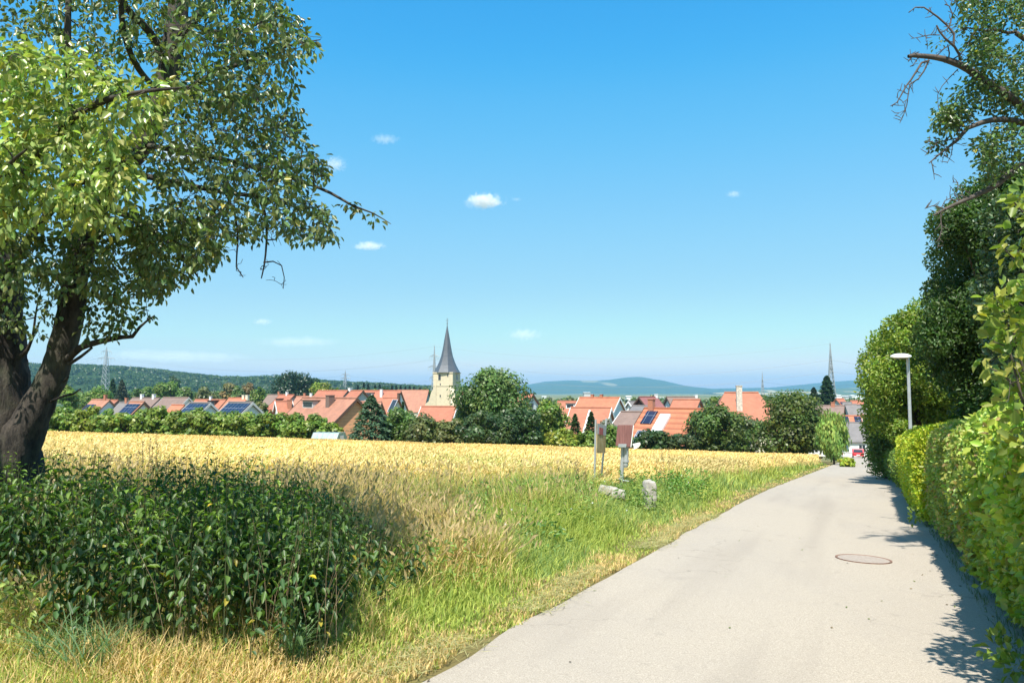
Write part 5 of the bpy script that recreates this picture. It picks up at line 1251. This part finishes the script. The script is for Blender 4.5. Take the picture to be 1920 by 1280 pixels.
# --- old pear tree whose limbs reach in from the right edge
tb = Vector((9.2, 9.6, Gf(9.2, 9.6)))
pr = empty('pear_tree', tb, 'old pear tree at the right edge with bare dead branches reaching over the road', 'tree')
bacc = Acc(); d8 = 8.6
dead = [
 ([(1990, 330, 9.2), (1945, 235, 8.8), (1905, 190, 8.6), (1862, 162, 8.6), (1830, 140, 8.6), (1800, 122, 8.6), (1770, 111, 8.6), (1740, 106, 8.6), (1712, 104, 8.6), (1703, 106, 8.6)], .085, .028),
 ([(1801, 122, 8.6), (1799, 103, 8.6), (1790, 88, 8.5), (1772, 72, 8.5), (1762, 60, 8.5), (1756, 48, 8.5)], .022, .012),
 ([(1788, 86, 8.6), (1789, 64, 8.6), (1776, 48, 8.6), (1758, 32, 8.6), (1744, 22, 8.6), (1732, 14, 8.6), (1716, 14, 8.6), (1704, 24, 8.6)], .02, .007),
 ([(1780, 50, 8.6), (1786, 28, 8.6), (1780, 12, 8.6), (1772, 8, 8.6)], .012, .006), ([(1790, 22, 8.6), (1796, 4, 8.5), (1786, -4, 8.5)], .008, .004),
 ([(1762, 66, 8.5), (1742, 66, 8.5), (1724, 70, 8.5), (1708, 73, 8.5)], .009, .004), ([(1738, 68, 8.5), (1736, 76, 8.5), (1739, 82, 8.5)], .005, .003),
 ([(1765, 62, 8.5), (1775, 55, 8.5), (1784, 42, 8.5)], .009, .005), ([(1778, 116, 8.6), (1780, 100, 8.6), (1777, 84, 8.5)], .012, .008),
 ([(1786, 112, 8.6), (1800, 103, 8.5), (1815, 85, 8.5), (1822, 66, 8.5), (1828, 60, 8.5)], .012, .006),
 ([(1742, 114, 8.6), (1728, 118, 8.6), (1718, 134, 8.6), (1708, 150, 8.6), (1700, 160, 8.6), (1690, 178, 8.6), (1682, 192, 8.6), (1670, 199, 8.6)], .02, .007),
 ([(1740, 116, 8.6), (1732, 134, 8.6), (1722, 148, 8.6), (1706, 158, 8.6), (1703, 176, 8.6), (1700, 198, 8.6), (1694, 216, 8.6), (1687, 231, 8.6)], .014, .005),
 ([(1694, 172, 8.6), (1682, 168, 8.6)], .006, .004), ([(1698, 206, 8.6), (1686, 212, 8.6), (1677, 218, 8.6)], .005, .003), ([(1690, 188, 8.6), (1680, 182, 8.6)], .006, .003),
 ([(1796, 130, 8.6), (1780, 146, 8.6), (1766, 162, 8.6), (1758, 178, 8.6), (1759, 200, 8.6)], .009, .004), ([(1710, 106, 8.6), (1703, 116, 8.6)], .018, .006), ([(1722, 108, 8.6), (1712, 122, 8.6), (1706, 125, 8.6)], .008, .004), ([(1716, 102, 8.6), (1724, 97, 8.6)], .006, .003),
 ([(1772, 90, 8.5), (1766, 96, 8.5), (1756, 104, 8.5)], .007, .004),
 ([(1990, 260, 9), (1935, 235, 8.8), (1878, 224, 8.6), (1840, 230, 8.6), (1815, 240, 8.6), (1796, 262, 8.6), (1778, 276, 8.6), (1758, 292, 8.6), (1742, 306, 8.6)], .06, .008),
 ([(1800, 258, 8.6), (1782, 262, 8.6), (1760, 266, 8.6), (1745, 280, 8.6), (1734, 292, 8.6)], .012, .004), ([(1778, 276, 8.6), (1770, 290, 8.6), (1766, 306, 8.6)], .007, .003),
 ([(1746, 302, 8.6), (1750, 318, 8.6), (1752, 337, 8.6)], .008, .004), ([(1786, 272, 8.6), (1784, 290, 8.6), (1776, 306, 8.6)], .007, .004), ([(1826, 234, 8.6), (1812, 226, 8.6), (1802, 236, 8.6), (1794, 250, 8.6)], .012, .006),
 ([(1756, 268, 8.6), (1744, 266, 8.6), (1738, 262, 8.6)], .005, .003),
 ([(2000, 250, 9), (1950, 295, 8.9), (1905, 316, 8.8), (1870, 345, 8.7), (1838, 362, 8.7), (1812, 374, 8.6), (1788, 384, 8.6), (1768, 394, 8.6), (1750, 404, 8.6)], .07, .012),
 ([(1816, 372, 8.6), (1800, 366, 8.6), (1790, 368, 8.6), (1796, 355, 8.6), (1796, 342, 8.6), (1786, 342, 8.6)], .010, .005), ([(1800, 352, 8.6), (1810, 358, 8.6), (1818, 364, 8.6)], .006, .003), ([(1772, 392, 8.6), (1760, 388, 8.6), (1748, 386, 8.6), (1734, 391, 8.6)], .012, .006),
 ([(1794, 378, 8.6), (1782, 372, 8.6), (1772, 376, 8.6), (1766, 388, 8.6)], .010, .006), ([(1764, 398, 8.6), (1764, 412, 8.6), (1766, 428, 8.6), (1762, 446, 8.6), (1758, 464, 8.6)], .010, .004), ([(1764, 436, 8.6), (1760, 448, 8.6)], .004, .002),
 ([(1905, 60, 8.8), (1890, 62, 8.8), (1868, 56, 8.7), (1840, 58, 8.6), (1812, 52, 8.6), (1796, 60, 8.6)], .03, .006), ([(1990, 110, 9), (1940, 85, 8.8), (1905, 62, 8.8)], .05, .035),
]
limbs = [([P(*p) for p in pts], list(np.linspace(r0 * .74, r1 * .8, len(pts))), 7 if r0 > .02 else 5, .12 if r0 > .05 else .0) for pts, r0, r1 in dead]
trunk = [(tb + Vector((0, 0, -.2)), .34), (tb + Vector((-.1, 0, 1.2)), .28), (tb + Vector((-.3, -.1, 2.6)), .25), (P(2040, 330, 9.3), .22), (P(2010, 200, 9.2), .17), (P(1995, 60, 9.1), .13), (P(1980, -120, 9.0), .09), (P(1960, -300, 9.0), .04)]
for pts_, ra_, _, _ in list(limbs):          # short fruiting spurs along the bare limbs
    for i_ in range(len(pts_) - 1):
        for _k in range(2 if pts_[i_][0] < 5.6 else 0):
            a_ = pts_[i_].lerp(pts_[i_ + 1], random.random()); L0 = random.uniform(.04, .13); dv = Vector(rand_dir(1)[0]); dv.y *= .4
            limbs.append(([a_, a_ + dv * L0 * .5, a_ + dv * L0 + Vector((random.gauss(0, .015), 0, random.gauss(0, .015)))], [.006, .0045, .003], 4, 0))
limbs.append(([t[0] for t in trunk], [t[1] for t in trunk], 18, .15))
cl = []
for poly, n, d0, d1 in [
 ([(1795, -40), (1990, -40), (1990, 70), (1900, 60), (1870, 80), (1835, 70), (1800, 40)], 150, 8.0, 9.4),
 ([(1822, 70), (1860, 75), (1868, 110), (1845, 130), (1815, 122)], 34, 8.3, 9),
 ([(1870, 100), (1990, 80), (1990, 330), (1900, 310), (1860, 350), (1830, 330), (1840, 260), (1880, 230), (1860, 180), (1890, 160)], 180, 8.2, 9.6),
 ([(1800, 160), (1850, 130), (1905, 190), (1880, 215), (1820, 205), (1780, 245), (1748, 238), (1765, 200)], 70, 8.4, 9.0),
 ([(1770, 205), (1800, 190), (1825, 215), (1790, 245), (1752, 236)], 26, 8.4, 8.8),
 ([(1820, 270), (1860, 250), (1870, 330), (1840, 330), (1822, 300)], 24, 8.4, 9),
 ([(1735, 270), (1760, 262), (1770, 280), (1745, 292)], 5, 8.6, 8.7)]:
    cl += in_px(n, poly, d0, d1)
cl += ell(90, (7.5, 10, 6.8), (1.5, 1.6, 1.0))
tips = grow(bacc, limbs, cl, twig_r=.006)
lacc = Acc(); leaves_at(lacc, tips, 17, .12, .052, .034, (.10, .17, .055), droop=.3, yellow=.01)
bacc.obj('trunk', M['dead'], pr, sm=True, origin=tb); lacc.obj('foliage', M['gloss_leaf'], pr, origin=tb)

# ------------------------------------------------------------------ trees behind the hedge on the right
def near_crown(name, label, base, polys, n, d0, d1, leaf, col, trunk_r, cat='tree', top=None, mat='leaf', style_up=.3, hv=.3):
    e = empty(name, base, label, cat); acc_ = Acc(); b0 = np.array(tuple(base)); lp = []
    tot = sum(abs(sum(p[i][0] * p[(i + 1) % len(p)][1] - p[(i + 1) % len(p)][0] * p[i][1] for i in range(len(p)))) for p in polys)
    for poly in polys:
        ar = abs(sum(poly[i][0] * poly[(i + 1) % len(poly)][1] - poly[(i + 1) % len(poly)][0] * poly[i][1] for i in range(len(poly))))
        m = int(n * ar / tot); nc = max(20, int(ar / 2 / 420))
        cs = np.array(in_px(nc, poly, d0, d1)); ci = rng.integers(0, nc, m)
        cr = .018 * (d0 + d1) / 2 * rng.uniform(.7, 1.4, nc)
        dd = rand_dir(m, .2); pos = cs[ci] + dd * (cr[ci][:, None] * rng.uniform(.3, 1.15, (m, 1)) ** .5) * np.array([1, 1.3, 1.1])
        nr = unit(dd * .7 + .6 * rand_dir(m) + np.array([0, 0, .35])); dr = unit(rand_dir(m, style_up) + dd * .3)
        s = rng.uniform(.7, 1.25, m); V, Fc = leaf_geo(pos - b0, dr, nr, leaf * s, leaf * .55 * s)
        cc = np.array(col) * (1 + hv * rng.uniform(-1, 1, (nc, 1)))[ci] * rng.uniform(.7, 1.35, (m, 1)) * (1 + np.stack([rng.uniform(-.1, .4, m), np.zeros(m), np.zeros(m)], 1))
        acc_.add(V, Fc, np.repeat(cc, 6, 0)); lp.append(cs)
    acc_.obj('crown', M[mat], e)
    mb = MB(); tp = Vector(lp[0].mean(0)) - base; h = tp.z * 1.2
    mb.path([(0, 0, -.2), (tp.x * .3, tp.y * .3, h * .35), (tp.x * .8, tp.y * .8, h * .75), (tp.x, tp.y, h)], [trunk_r * 1.2, trunk_r, trunk_r * .6, trunk_r * .2], 10)
    allc = np.concatenate(lp)
    for c in allc[::max(1, len(allc) // 45)]:
        q = Vector(c) - base; s_ = Vector((tp.x * .5, tp.y * .5, min(h * .6, max(.5, q.z * .6))))
        mb.path([s_, s_.lerp(q, .5) + Vector((0, 0, .08)), q], [trunk_r * .3, trunk_r * .16, .008], 5)
    mb.build('trunk', M['far_bark'], e)
    return e
def gp(px, d): q = P(px, 735, d); return Vector((q.x, d, Gf(q.x, d)))
near_crown('hornbeam_tree', 'tall dark hornbeam rising behind the hedge at the right edge', gp(1885, 15.5), [[(1765, 420), (1800, 380), (1850, 340), (1990, 300), (1990, 820), (1840, 800), (1800, 740), (1752, 680), (1734, 630), (1738, 590), (1752, 560), (1748, 520), (1766, 480), (1758, 450)]], 95000, 14.2, 17, .08, (.055, .115, .028), .2, hv=.25)
near_crown('laurel_tree', 'glossy leaved tree in front of the hornbeam behind the tall hedge shoots', gp(1900, 12), [[(1860, 400), (1990, 360), (1990, 760), (1900, 700), (1850, 600), (1845, 520), (1870, 460)]], 13000, 11.4, 12.8, .085, (.07, .13, .06), .1, mat='gloss_leaf')
near_crown('field_maple', 'sunlit yellow green tree right behind the street lamp', gp(1715, 28), [[(1725, 578), (1742, 620), (1760, 680), (1810, 750), (1830, 830), (1700, 838), (1668, 812), (1640, 800), (1628, 760), (1640, 725), (1622, 700), (1634, 668), (1652, 655), (1664, 628), (1690, 606), (1706, 588)]], 56000, 25.5, 31.5, .125, (.165, .26, .035), .2, hv=.25)
near_crown('hedge_shrub', 'darker green shrub below the lamp, between tree and road end', gp(1655, 34), [[(1642, 800), (1690, 800), (1694, 850), (1672, 872), (1660, 880), (1648, 862), (1642, 836)]], 12000, 32, 36, .13, (.09, .17, .035), .06, cat='shrub')

# ------------------------------------------------------------------ hedges along the right side
def hedge(name, label, y0, y1, height, depth, leaf, n, col, off=1.16, over=.14, top_round=.25, low=.12, hv=.25, brown=0, cat='hedge', bulge=.12, bend=0):
    """clipped hedge standing along the road, front face leaning over the kerb"""
    x0 = road_x((y0 + y1) / 2, off + .4); org = Vector((x0, (y0 + y1) / 2, Gf(x0, (y0 + y1) / 2)))
    e = empty(name, org, label, cat); acc_ = Acc(); o0 = np.array(tuple(org))
    # (u along, s around the section): s 0..1 front face, 1..1.5 top; plus end caps
    nf = int(n * .62); nt_ = int(n * .26); ne = n - nf - nt_
    def place(u, t, v, jit):            # u: y position, t: height fraction, v: distance behind the front face
        fr = over * np.sin(np.clip(t, 0, 1) * 2.6) + bulge * vnoise(u, t, 1.1, y0) + .05 * vnoise(u, t, 4.5, y0 + 3)
        rnd = top_round * np.clip((t - .8) / .2, 0, 1) ** 2
        x = road_x(u, off) + (-fr + rnd + v) / .906
        z = G(x, u) + low + (height - low) * t * (1 + .02 * vnoise(u, t * 0, .8, 9))
        return np.stack([x, u, z], 1) + jit
    u = rng.uniform(y0, y1, nf); t = rng.random(nf); v = np.abs(rng.normal(0, .17, nf)) - .05 * (rng.random(nf) < .25)
    p1 = place(u, t, v, rng.normal(0, .012, (nf, 3))); n1 = unit(np.array([-.8, .1, .45]) + 1.0 * rand_dir(nf))
    u = rng.uniform(y0, y1, nt_); v = rng.uniform(.05, depth, nt_); t = 1 - np.abs(rng.normal(0, .05, nt_))
    p2 = place(u, t, v, rng.normal(0, .015, (nt_, 3))); n2 = unit(np.array([0, 0, 1.]) + .75 * rand_dir(nt_))
    ends = rng.random(ne) < .75; u = np.where(ends, y0, y1) + np.where(ends, 1, -1) * np.abs(rng.normal(0, .09, ne)); v = rng.uniform(0, depth, ne); t = rng.random(ne)
    u = u + np.where(ends, 1, -1) * .25 * np.clip((t - .75) / .25, 0, 1) ** 2 * (top_round > .3)
    p3 = place(u, t, v, rng.normal(0, .015, (ne, 3))); n3 = unit(np.array([0, -1., .3]) * np.where(ends, 1, -1)[:, None] + .75 * rand_dir(ne))
    pos = np.concatenate([p1, p2, p3]); nr = np.concatenate([n1, n2, n3]); m = len(pos)
    dr = unit(rand_dir(m, -.2) + np.array([-.4, -.1, 0])); s = rng.uniform(.65, 1.3, m)
    V, Fc = leaf_geo(pos - o0, dr, nr, leaf * s, leaf * .62 * s, fold=.18, curl=.1)
    pn = vnoise(pos[:, 1], pos[:, 2], 2.2, y0)
    cc = np.array(col) * (1 + hv * 1.6 * pn[:, None]) * rng.uniform(.75, 1.3, (m, 1)) * (1 + np.stack([rng.uniform(-.15, .4, m), np.zeros(m), np.zeros(m)], 1))
    br_ = rng.random(m) < brown; cc[br_] = np.array((.42, .29, .12)) * rng.uniform(.6, 1.3, (br_.sum(), 1))
    acc_.add(V, Fc, np.repeat(cc, 6, 0)); acc_.obj('foliage', M['leaf'], e)
    # opaque core in a dark tone for the shaded inside, plus woody stems
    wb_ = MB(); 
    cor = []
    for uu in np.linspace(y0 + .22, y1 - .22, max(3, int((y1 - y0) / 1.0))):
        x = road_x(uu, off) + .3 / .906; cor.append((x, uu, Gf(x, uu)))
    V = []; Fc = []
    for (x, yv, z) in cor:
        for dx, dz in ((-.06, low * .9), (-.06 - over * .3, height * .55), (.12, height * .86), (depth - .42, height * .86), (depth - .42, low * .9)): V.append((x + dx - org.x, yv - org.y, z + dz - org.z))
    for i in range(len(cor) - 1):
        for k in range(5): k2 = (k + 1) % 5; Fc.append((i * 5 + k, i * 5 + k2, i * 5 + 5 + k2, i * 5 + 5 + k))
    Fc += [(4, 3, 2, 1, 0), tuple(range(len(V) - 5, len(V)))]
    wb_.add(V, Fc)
    for _ in range(int((y1 - y0) * 5)):
        uu = random.uniform(y0 + .1, y1 - .1); x = road_x(uu, off) + random.uniform(.18, .5); zz = Gf(x, uu)
        wb_.path([(x - org.x, uu - org.y, zz - .05 - org.z), (x - org.x + random.gauss(0, .05), uu - org.y + random.gauss(0, .06), zz + .5 - org.z)], [.014, .01], 5)
    wb_.build('core_and_stems', M['hedge_core'], e)
    return e
M['hedge_core'] = plain('hedge_core_and_twigs', (.045, .05, .025), .95, var=.5, scale=14)
hedge('hornbeam_hedge', 'nearest tall hornbeam hedge with large toothed leaves at the right edge', 1.6, 7.9, 1.98, .9, .075, 50000, (.30, .42, .065), brown=.035, over=.14, bulge=.16, hv=.3, off=1.26)
hedge('beech_hedge', 'middle clipped hedge with brownish leaves between near hedge and rounded hedge', 8.25, 12.9, 1.82, .95, .062, 44000, (.27, .36, .08), brown=.13, over=.14, bulge=.14, hv=.3, off=1.22)
hedge('privet_hedge', 'rounded fresh yellow green clipped hedge in front of the street lamp', 13.3, 19.2, 1.84, 1.3, .05, 50000, (.36, .46, .035), over=.16, top_round=.5, bulge=.06, hv=.15, off=1.0)
hedge('garden_hedge', 'long low dark green hedge farther down the road beyond the rounded one', 19.6, 33, 1.35, 1.1, .075, 30000, (.13, .22, .045), bulge=.25, over=.2, brown=.02)
hedge('garden_hedge', 'farthest loose hedge section by the road narrowing', 33.4, 50, 1.25, 1.2, .12, 16000, (.14, .22, .05), bulge=.2, over=.2, off=1.3)
# tall young shoots of a hornbeam nearest to the camera
lacc = Acc(); bacc = Acc()
tb = Vector((3.9, 4.6, Gf(3.9, 4.6)))
sh = empty('hornbeam_shoots', tb, 'tall sunlit hornbeam shoots with big leaves above the near hedge', 'shrub')
ls = []
for pts in ([(1960, 900, 4.5), (1935, 760, 4.4), (1905, 640, 4.35), (1885, 560, 4.3)], [(1980, 900, 4.5), (1950, 660, 4.4), (1925, 520, 4.4), (1885, 470, 4.3)], [(1990, 800, 4.5), (1965, 520, 4.4), (1920, 400, 4.4), (1885, 370, 4.3)], [(1960, 860, 4.5), (1925, 760, 4.3), (1880, 700, 4.2), (1856, 690, 4.2)], [(1990, 700, 4.6), (1970, 450, 4.5), (1950, 330, 4.5)], [(1970, 900, 4.5), (1930, 800, 4.3), (1890, 650, 4.25), (1862, 640, 4.2)]):
    ls.append(L_(pts, .012, .003, 6))
cl = in_px(120, [(1990, 300), (1990, 880), (1900, 860), (1880, 760), (1862, 700), (1870, 640), (1868, 570), (1890, 520), (1880, 460), (1895, 380), (1930, 340)], 4.1, 4.9) + in_px(10, [(1850, 560), (1880, 540), (1880, 700), (1852, 710)], 4.2, 4.5)
tips = grow(bacc, ls, cl, twig_r=.004)
leaves_at(lacc, tips, 8, .09, .078, .047, (.24, .31, .06), droop=.1, yellow=.03, hv=.2)
bacc.obj('stems', M['twig'], sh, sm=True, origin=tb); lacc.obj('foliage', M['leaf'], sh, origin=tb)
# low shoots poking out at the hedge foot
lacc = Acc()
for px, py, d in ((1870, 1215, 5.2), (1715, 968, 12.4), (1905, 1250, 4.9)):
    c = np.array(tuple(P(px, py, d))); n = 34; dd = rand_dir(n, .3); pos = c + dd * rng.uniform(.02, .13, (n, 1))
    V, Fc = leaf_geo(pos, dd, rand_dir(n, 1), .07, .045); lacc.add(V, Fc, np.repeat(np.array((.2, .28, .05)) * rng.uniform(.8, 1.2, (n, 1)), 6, 0))
n = 2600; y = rng.uniform(3, 22, n); x = road_x(y, 1.12) + rng.uniform(-.08, .25, n)
V, Fc, k = blade_geo(np.stack([x, y, G(x, y)], 1), rand_dir(n) * np.array([1, 1, 0]) + np.array([-.5, 0, 0]), rng.uniform(.03, .13, n), np.full(n, .006), rng.uniform(.2, .9, n), 2)
lacc.add(V, Fc, np.repeat(np.array((.12, .17, .05)) * rng.uniform(.6, 1.3, (n, 1)), k, 0))
tag(lacc.obj('hedge_foot_weeds', M['leaf']), 'small weeds and shoots sprouting at the foot of the hedges', 'weeds', kind='stuff')

# fallen leaves and grit on the road
acc = Acc(); n = 260; y = 3 + 30 * rng.random(n) ** 1.5; e_ = rng.random(n) < .72; off = np.where(e_, 1.12 - np.abs(rng.normal(0, .28, n)), rng.uniform(-2.8, 1.0, n)); x = road_x(y, off)
V, Fc = quad_geo(np.stack([x, y, G(x, y) + .014], 1), rand_dir(n) * np.array([1, 1, .15]), np.array([0, 0, 1.]) + .3 * rng.normal(size=(n, 3)), rng.uniform(.015, .05, n), rng.uniform(.008, .025, n))
acc.add(V, Fc, np.repeat(np.array([(.25, .17, .08), (.16, .2, .05), (.12, .09, .06)])[rng.integers(0, 3, n)], 4, 0))
tag(acc.obj('leaf_litter', M['leaf']), 'scattered dry leaves and bits on the road', 'leaf litter', kind='stuff')
# ------------------------------------------------------------------ street lamp
d = 22.0; q = P(1704.5, 735, d); gz = Gf(q.x, d)
lamp = empty('street_lamp', (q.x, d, gz), 'slim grey street lamp with a white disc shaped head above the hedge', 'street lamp')
zt = P(1704, 672, d).z - gz
MB().cyl((0, 0, -.1), (0, 0, zt * .3), .06, .055, 14).cyl((0, 0, zt * .3), (0, 0, zt), .05, .042, 14).build('pole', M['galv'], lamp, sm=False)
hd = MB(); prof = [(.02, .085), (.12, .08), (.2, .062), (.27, .025), (.285, 0), (.27, -.02), (.2, -.045), (.1, -.055), (.02, -.058)]
hd.lathe(prof[::-1], 28); ho_ = hd.build('lamp_head', M['white_paint'], lamp, sm=True); ho_.location = (-.23, -.05, zt + .06); ho_.rotation_euler = (R(6), R(-2), 0)
MB().lathe([(.02, -.075), (.17, -.07), (.185, -.052), (.02, -.05)], 24).build('lens', M['glass'], ho_)
MB().cyl((0, 0, zt - .02), (-.02, 0, zt + .08), .045, .035, 10).build('bracket', M['galv'], lamp)

# ------------------------------------------------------------------ notice board, maroon box, stones, manhole
d = 15.4
def pg(px, py, dd): return P(px, py, dd)
b0 = gp(1122, d); nb = empty('notice_board', b0, 'weathered yellowish notice board between two leaning galvanised posts', 'notice board')
def loc(p): return Vector(p) - b0
p1b = gp(1112, d); p2b = gp(1121, d + .5)
MB().cyl(loc(p1b) - Vector((0, 0, .1)), loc(pg(1117, 786, d)), .02, .02, 10).build('post', M['galv'], nb)
MB().cyl(loc(p2b) - Vector((0, 0, .1)), loc(pg(1137, 784, d + .5)), .02, .02, 10).build('post', M['galv'], nb)
A = loc(pg(1119.5, 793, d)); B = loc(pg(1136, 798, d + .45)); Cc = loc(pg(1134, 849, d + .45)); Dd = loc(pg(1117.5, 849, d))
nrm = (B - A).cross(Dd - A).normalized() * .012
MB().add([A + nrm, B + nrm, Cc + nrm, Dd + nrm, A - nrm, B - nrm, Cc - nrm, Dd - nrm], [(0, 1, 2, 3), (7, 6, 5, 4), (0, 4, 5, 1), (1, 5, 6, 2), (2, 6, 7, 3), (3, 7, 4, 0)]).build('panel', M['peel'], nb)
def patch(name, u0, u1, v0, v1, mat, par, th_=1.35):
    def at(u, v): return (A.lerp(B, u)).lerp(Dd.lerp(Cc, u), v)
    c4 = [at(u0, v0), at(u1, v0), at(u1, v1), at(u0, v1)]; k_ = nrm * th_
    MB().add([p + k_ for p in c4] + [p - k_ for p in c4], [(0, 1, 2, 3), (7, 6, 5, 4), (0, 4, 5, 1), (1, 5, 6, 2), (2, 6, 7, 3), (3, 7, 4, 0)]).build(name, mat, par)
patch('glass_cover', .0, 1.0, .0, .36, M['greyw'], nb, 1.2); patch('printed_square', .18, .62, .12, .36, M['pinkpaint'], nb, 1.6)
d = 16.0; b0 = gp(1163, d); mbx = empty('sensor_box', b0, 'maroon board on a grey steel post with a hanging round canister', 'sign')
post = [loc(gp(1161, d)) - Vector((0, 0, .1)), loc(pg(1168, 836, d))]
MB().cyl(post[0], post[1], .045, .04, 12).build('post', M['galv'], mbx)
MB().cyl(loc(pg(1173.5, 872, d - .02)), loc(pg(1174.5, 837, d - .02)), .052, .052, 16).cyl(loc(pg(1173.4, 876, d - .02)), loc(pg(1173.5, 872, d - .02)), .04, .05, 12).cyl(loc(pg(1173.7, 866, d - .02)), loc(pg(1173.8, 863, d - .02)), .067, .067, 16).build('canister', M['galv'], mbx)
def slab(pts, dd, th_, mat, name, par, tilt=0):
    f = [loc(pg(x, y, dd + tilt * i_)) for i_, (x, y) in enumerate(pts)]; k_ = Vector((0, th_, 0))
    return MB().add(f + [p + k_ for p in f], [(0, 1, 2, 3), (7, 6, 5, 4), (0, 4, 5, 1), (1, 5, 6, 2), (2, 6, 7, 3), (3, 7, 4, 0)]).build(name, mat, par, bevel=.004)
slab([(1158.5, 796.5), (1187, 796.5), (1182, 838), (1154.5, 835.5)], d - .12, .05, M['maroonb'], 'board', mbx)
slab([(1187.2, 796.5), (1188.6, 797.5), (1183.8, 838.6), (1182.2, 838)], d - .12, .055, M['wtrim'], 'edge_strip', mbx)
slab([(1160, 832), (1175, 832), (1174, 838.5), (1159, 838)], d - .16, .04, M['galv'], 'bracket', mbx)
MB().path([loc(pg(1160, 897, d)), loc(pg(1166, 900, d - .1)), loc(pg(1180, 902, d - .2))], [.015, .015, .012], 6).build('handle', M['galv'], mbx)
# white curved shade by the garden edge
b0 = gp(1190, 60); wsd = empty('garden_awning', b0, 'white curved awning edge showing between bushes right of the maroon board', 'awning')
MB().path([loc(pg(x, y, 60)) for x, y in ((1178, 844), (1184, 843), (1190, 841), (1196, 838), (1200, 833))], [.05] * 5, 8).build('frame', M['wtrim'], wsd)
slab([(1186, 832), (1200, 829), (1201, 833), (1190, 839)], 60.2, .06, M['wtrim'], 'cloth', wsd)

def rock(name, label, loc_, size, rz, seed, mat=M['concrete'], cat='stone', tilt=(0, 0)):
    bm = bmesh.new(); bmesh.ops.create_cube(bm, size=1); bmesh.ops.subdivide_edges(bm, edges=bm.edges[:], cuts=7, use_grid_fill=True)
    for v in bm.verts:
        v.co = Vector([c / max(1e-6, (sum(abs(k_ * 2) ** 8 for k_ in v.co)) ** .125) for c in v.co])
        v.co = Vector((v.co.x * size[0], v.co.y * size[1], v.co.z * size[2]))
        v.co += v.co.normalized() * .035 * noise.noise(v.co * 7 + Vector((seed, 0, 0))) + Vector((0, 0, .02 * noise.noise(v.co * 16)))
    me = bpy.data.meshes.new(name); bm.to_mesh(me); bm.free(); me.materials.append(mat)
    o = bpy.data.objects.new(name, me); C.objects.link(o); o.location = loc_; o.rotation_euler = (tilt[0], tilt[1], rz); tag(o, label, cat)
    return o
q = gp(1146, 14.4); rock('concrete_slab', 'long flat broken concrete slab lying in the grass below the posts', q + Vector((0, 0, .36)), (.50, .22, .16), R(-10), 2, tilt=(0, R(14)))
q = gp(1215, 14.3); rock('concrete_block', 'upright broken concrete block in the grass beside the road', q + Vector((0, 0, .34)), (.20, .26, .52), R(12), 6)
# manhole
d = 9.75; q = gp(1609, d); tl = math.atan(.056); mh = empty('manhole_cover', q + Vector((0, 0, .008)), 'round rusty manhole cover set in the pale road', 'manhole cover'); mh.rotation_euler = (math.atan2(-.041, 1), math.atan(.032), 0)
n = 40; V = []; Fc = []
ring = MB().lathe([(.332, -.02), (.332, .004), (.335, .008), (.315, .008), (.308, .004), (.308, -.02)], n); ring.build('frame_ring', M['rust'], mh)
mt = new_mat('worn_cover'); f = ntex(mt[1], 25, 4, .7); mt[1].links.new(ramp(mt[1], f, [(.35, (.26, .21, .17)), (.65, (.36, .31, .26))]), mt[2].inputs['Base Color']); mt[2].inputs['Roughness'].default_value = .8
MB().lathe([(.305, -.02), (.305, .0045), (.05, .0045)], n).build('cover_plate', mt[0], mh)

# ------------------------------------------------------------------ the air
hz = MB().box(-8500, 8500, -60, 11500, -26, 232).build('haze', bpy.data.materials.new('summer_haze'))
hm_ = hz.data.materials[0]; hm_.use_nodes = True; nt = hm_.node_tree; nt.nodes.clear()
out = nt.nodes.new('ShaderNodeOutputMaterial'); pv = nt.nodes.new('ShaderNodeVolumePrincipled'); pv.inputs['Color'].default_value = (.31, .63, .94, 1)
pv.inputs['Density'].default_value = 1.15e-4; pv.inputs['Anisotropy'].default_value = .2
nt.links.new(pv.outputs[0], out.inputs['Volume']); tag(hz, kind='stuff')
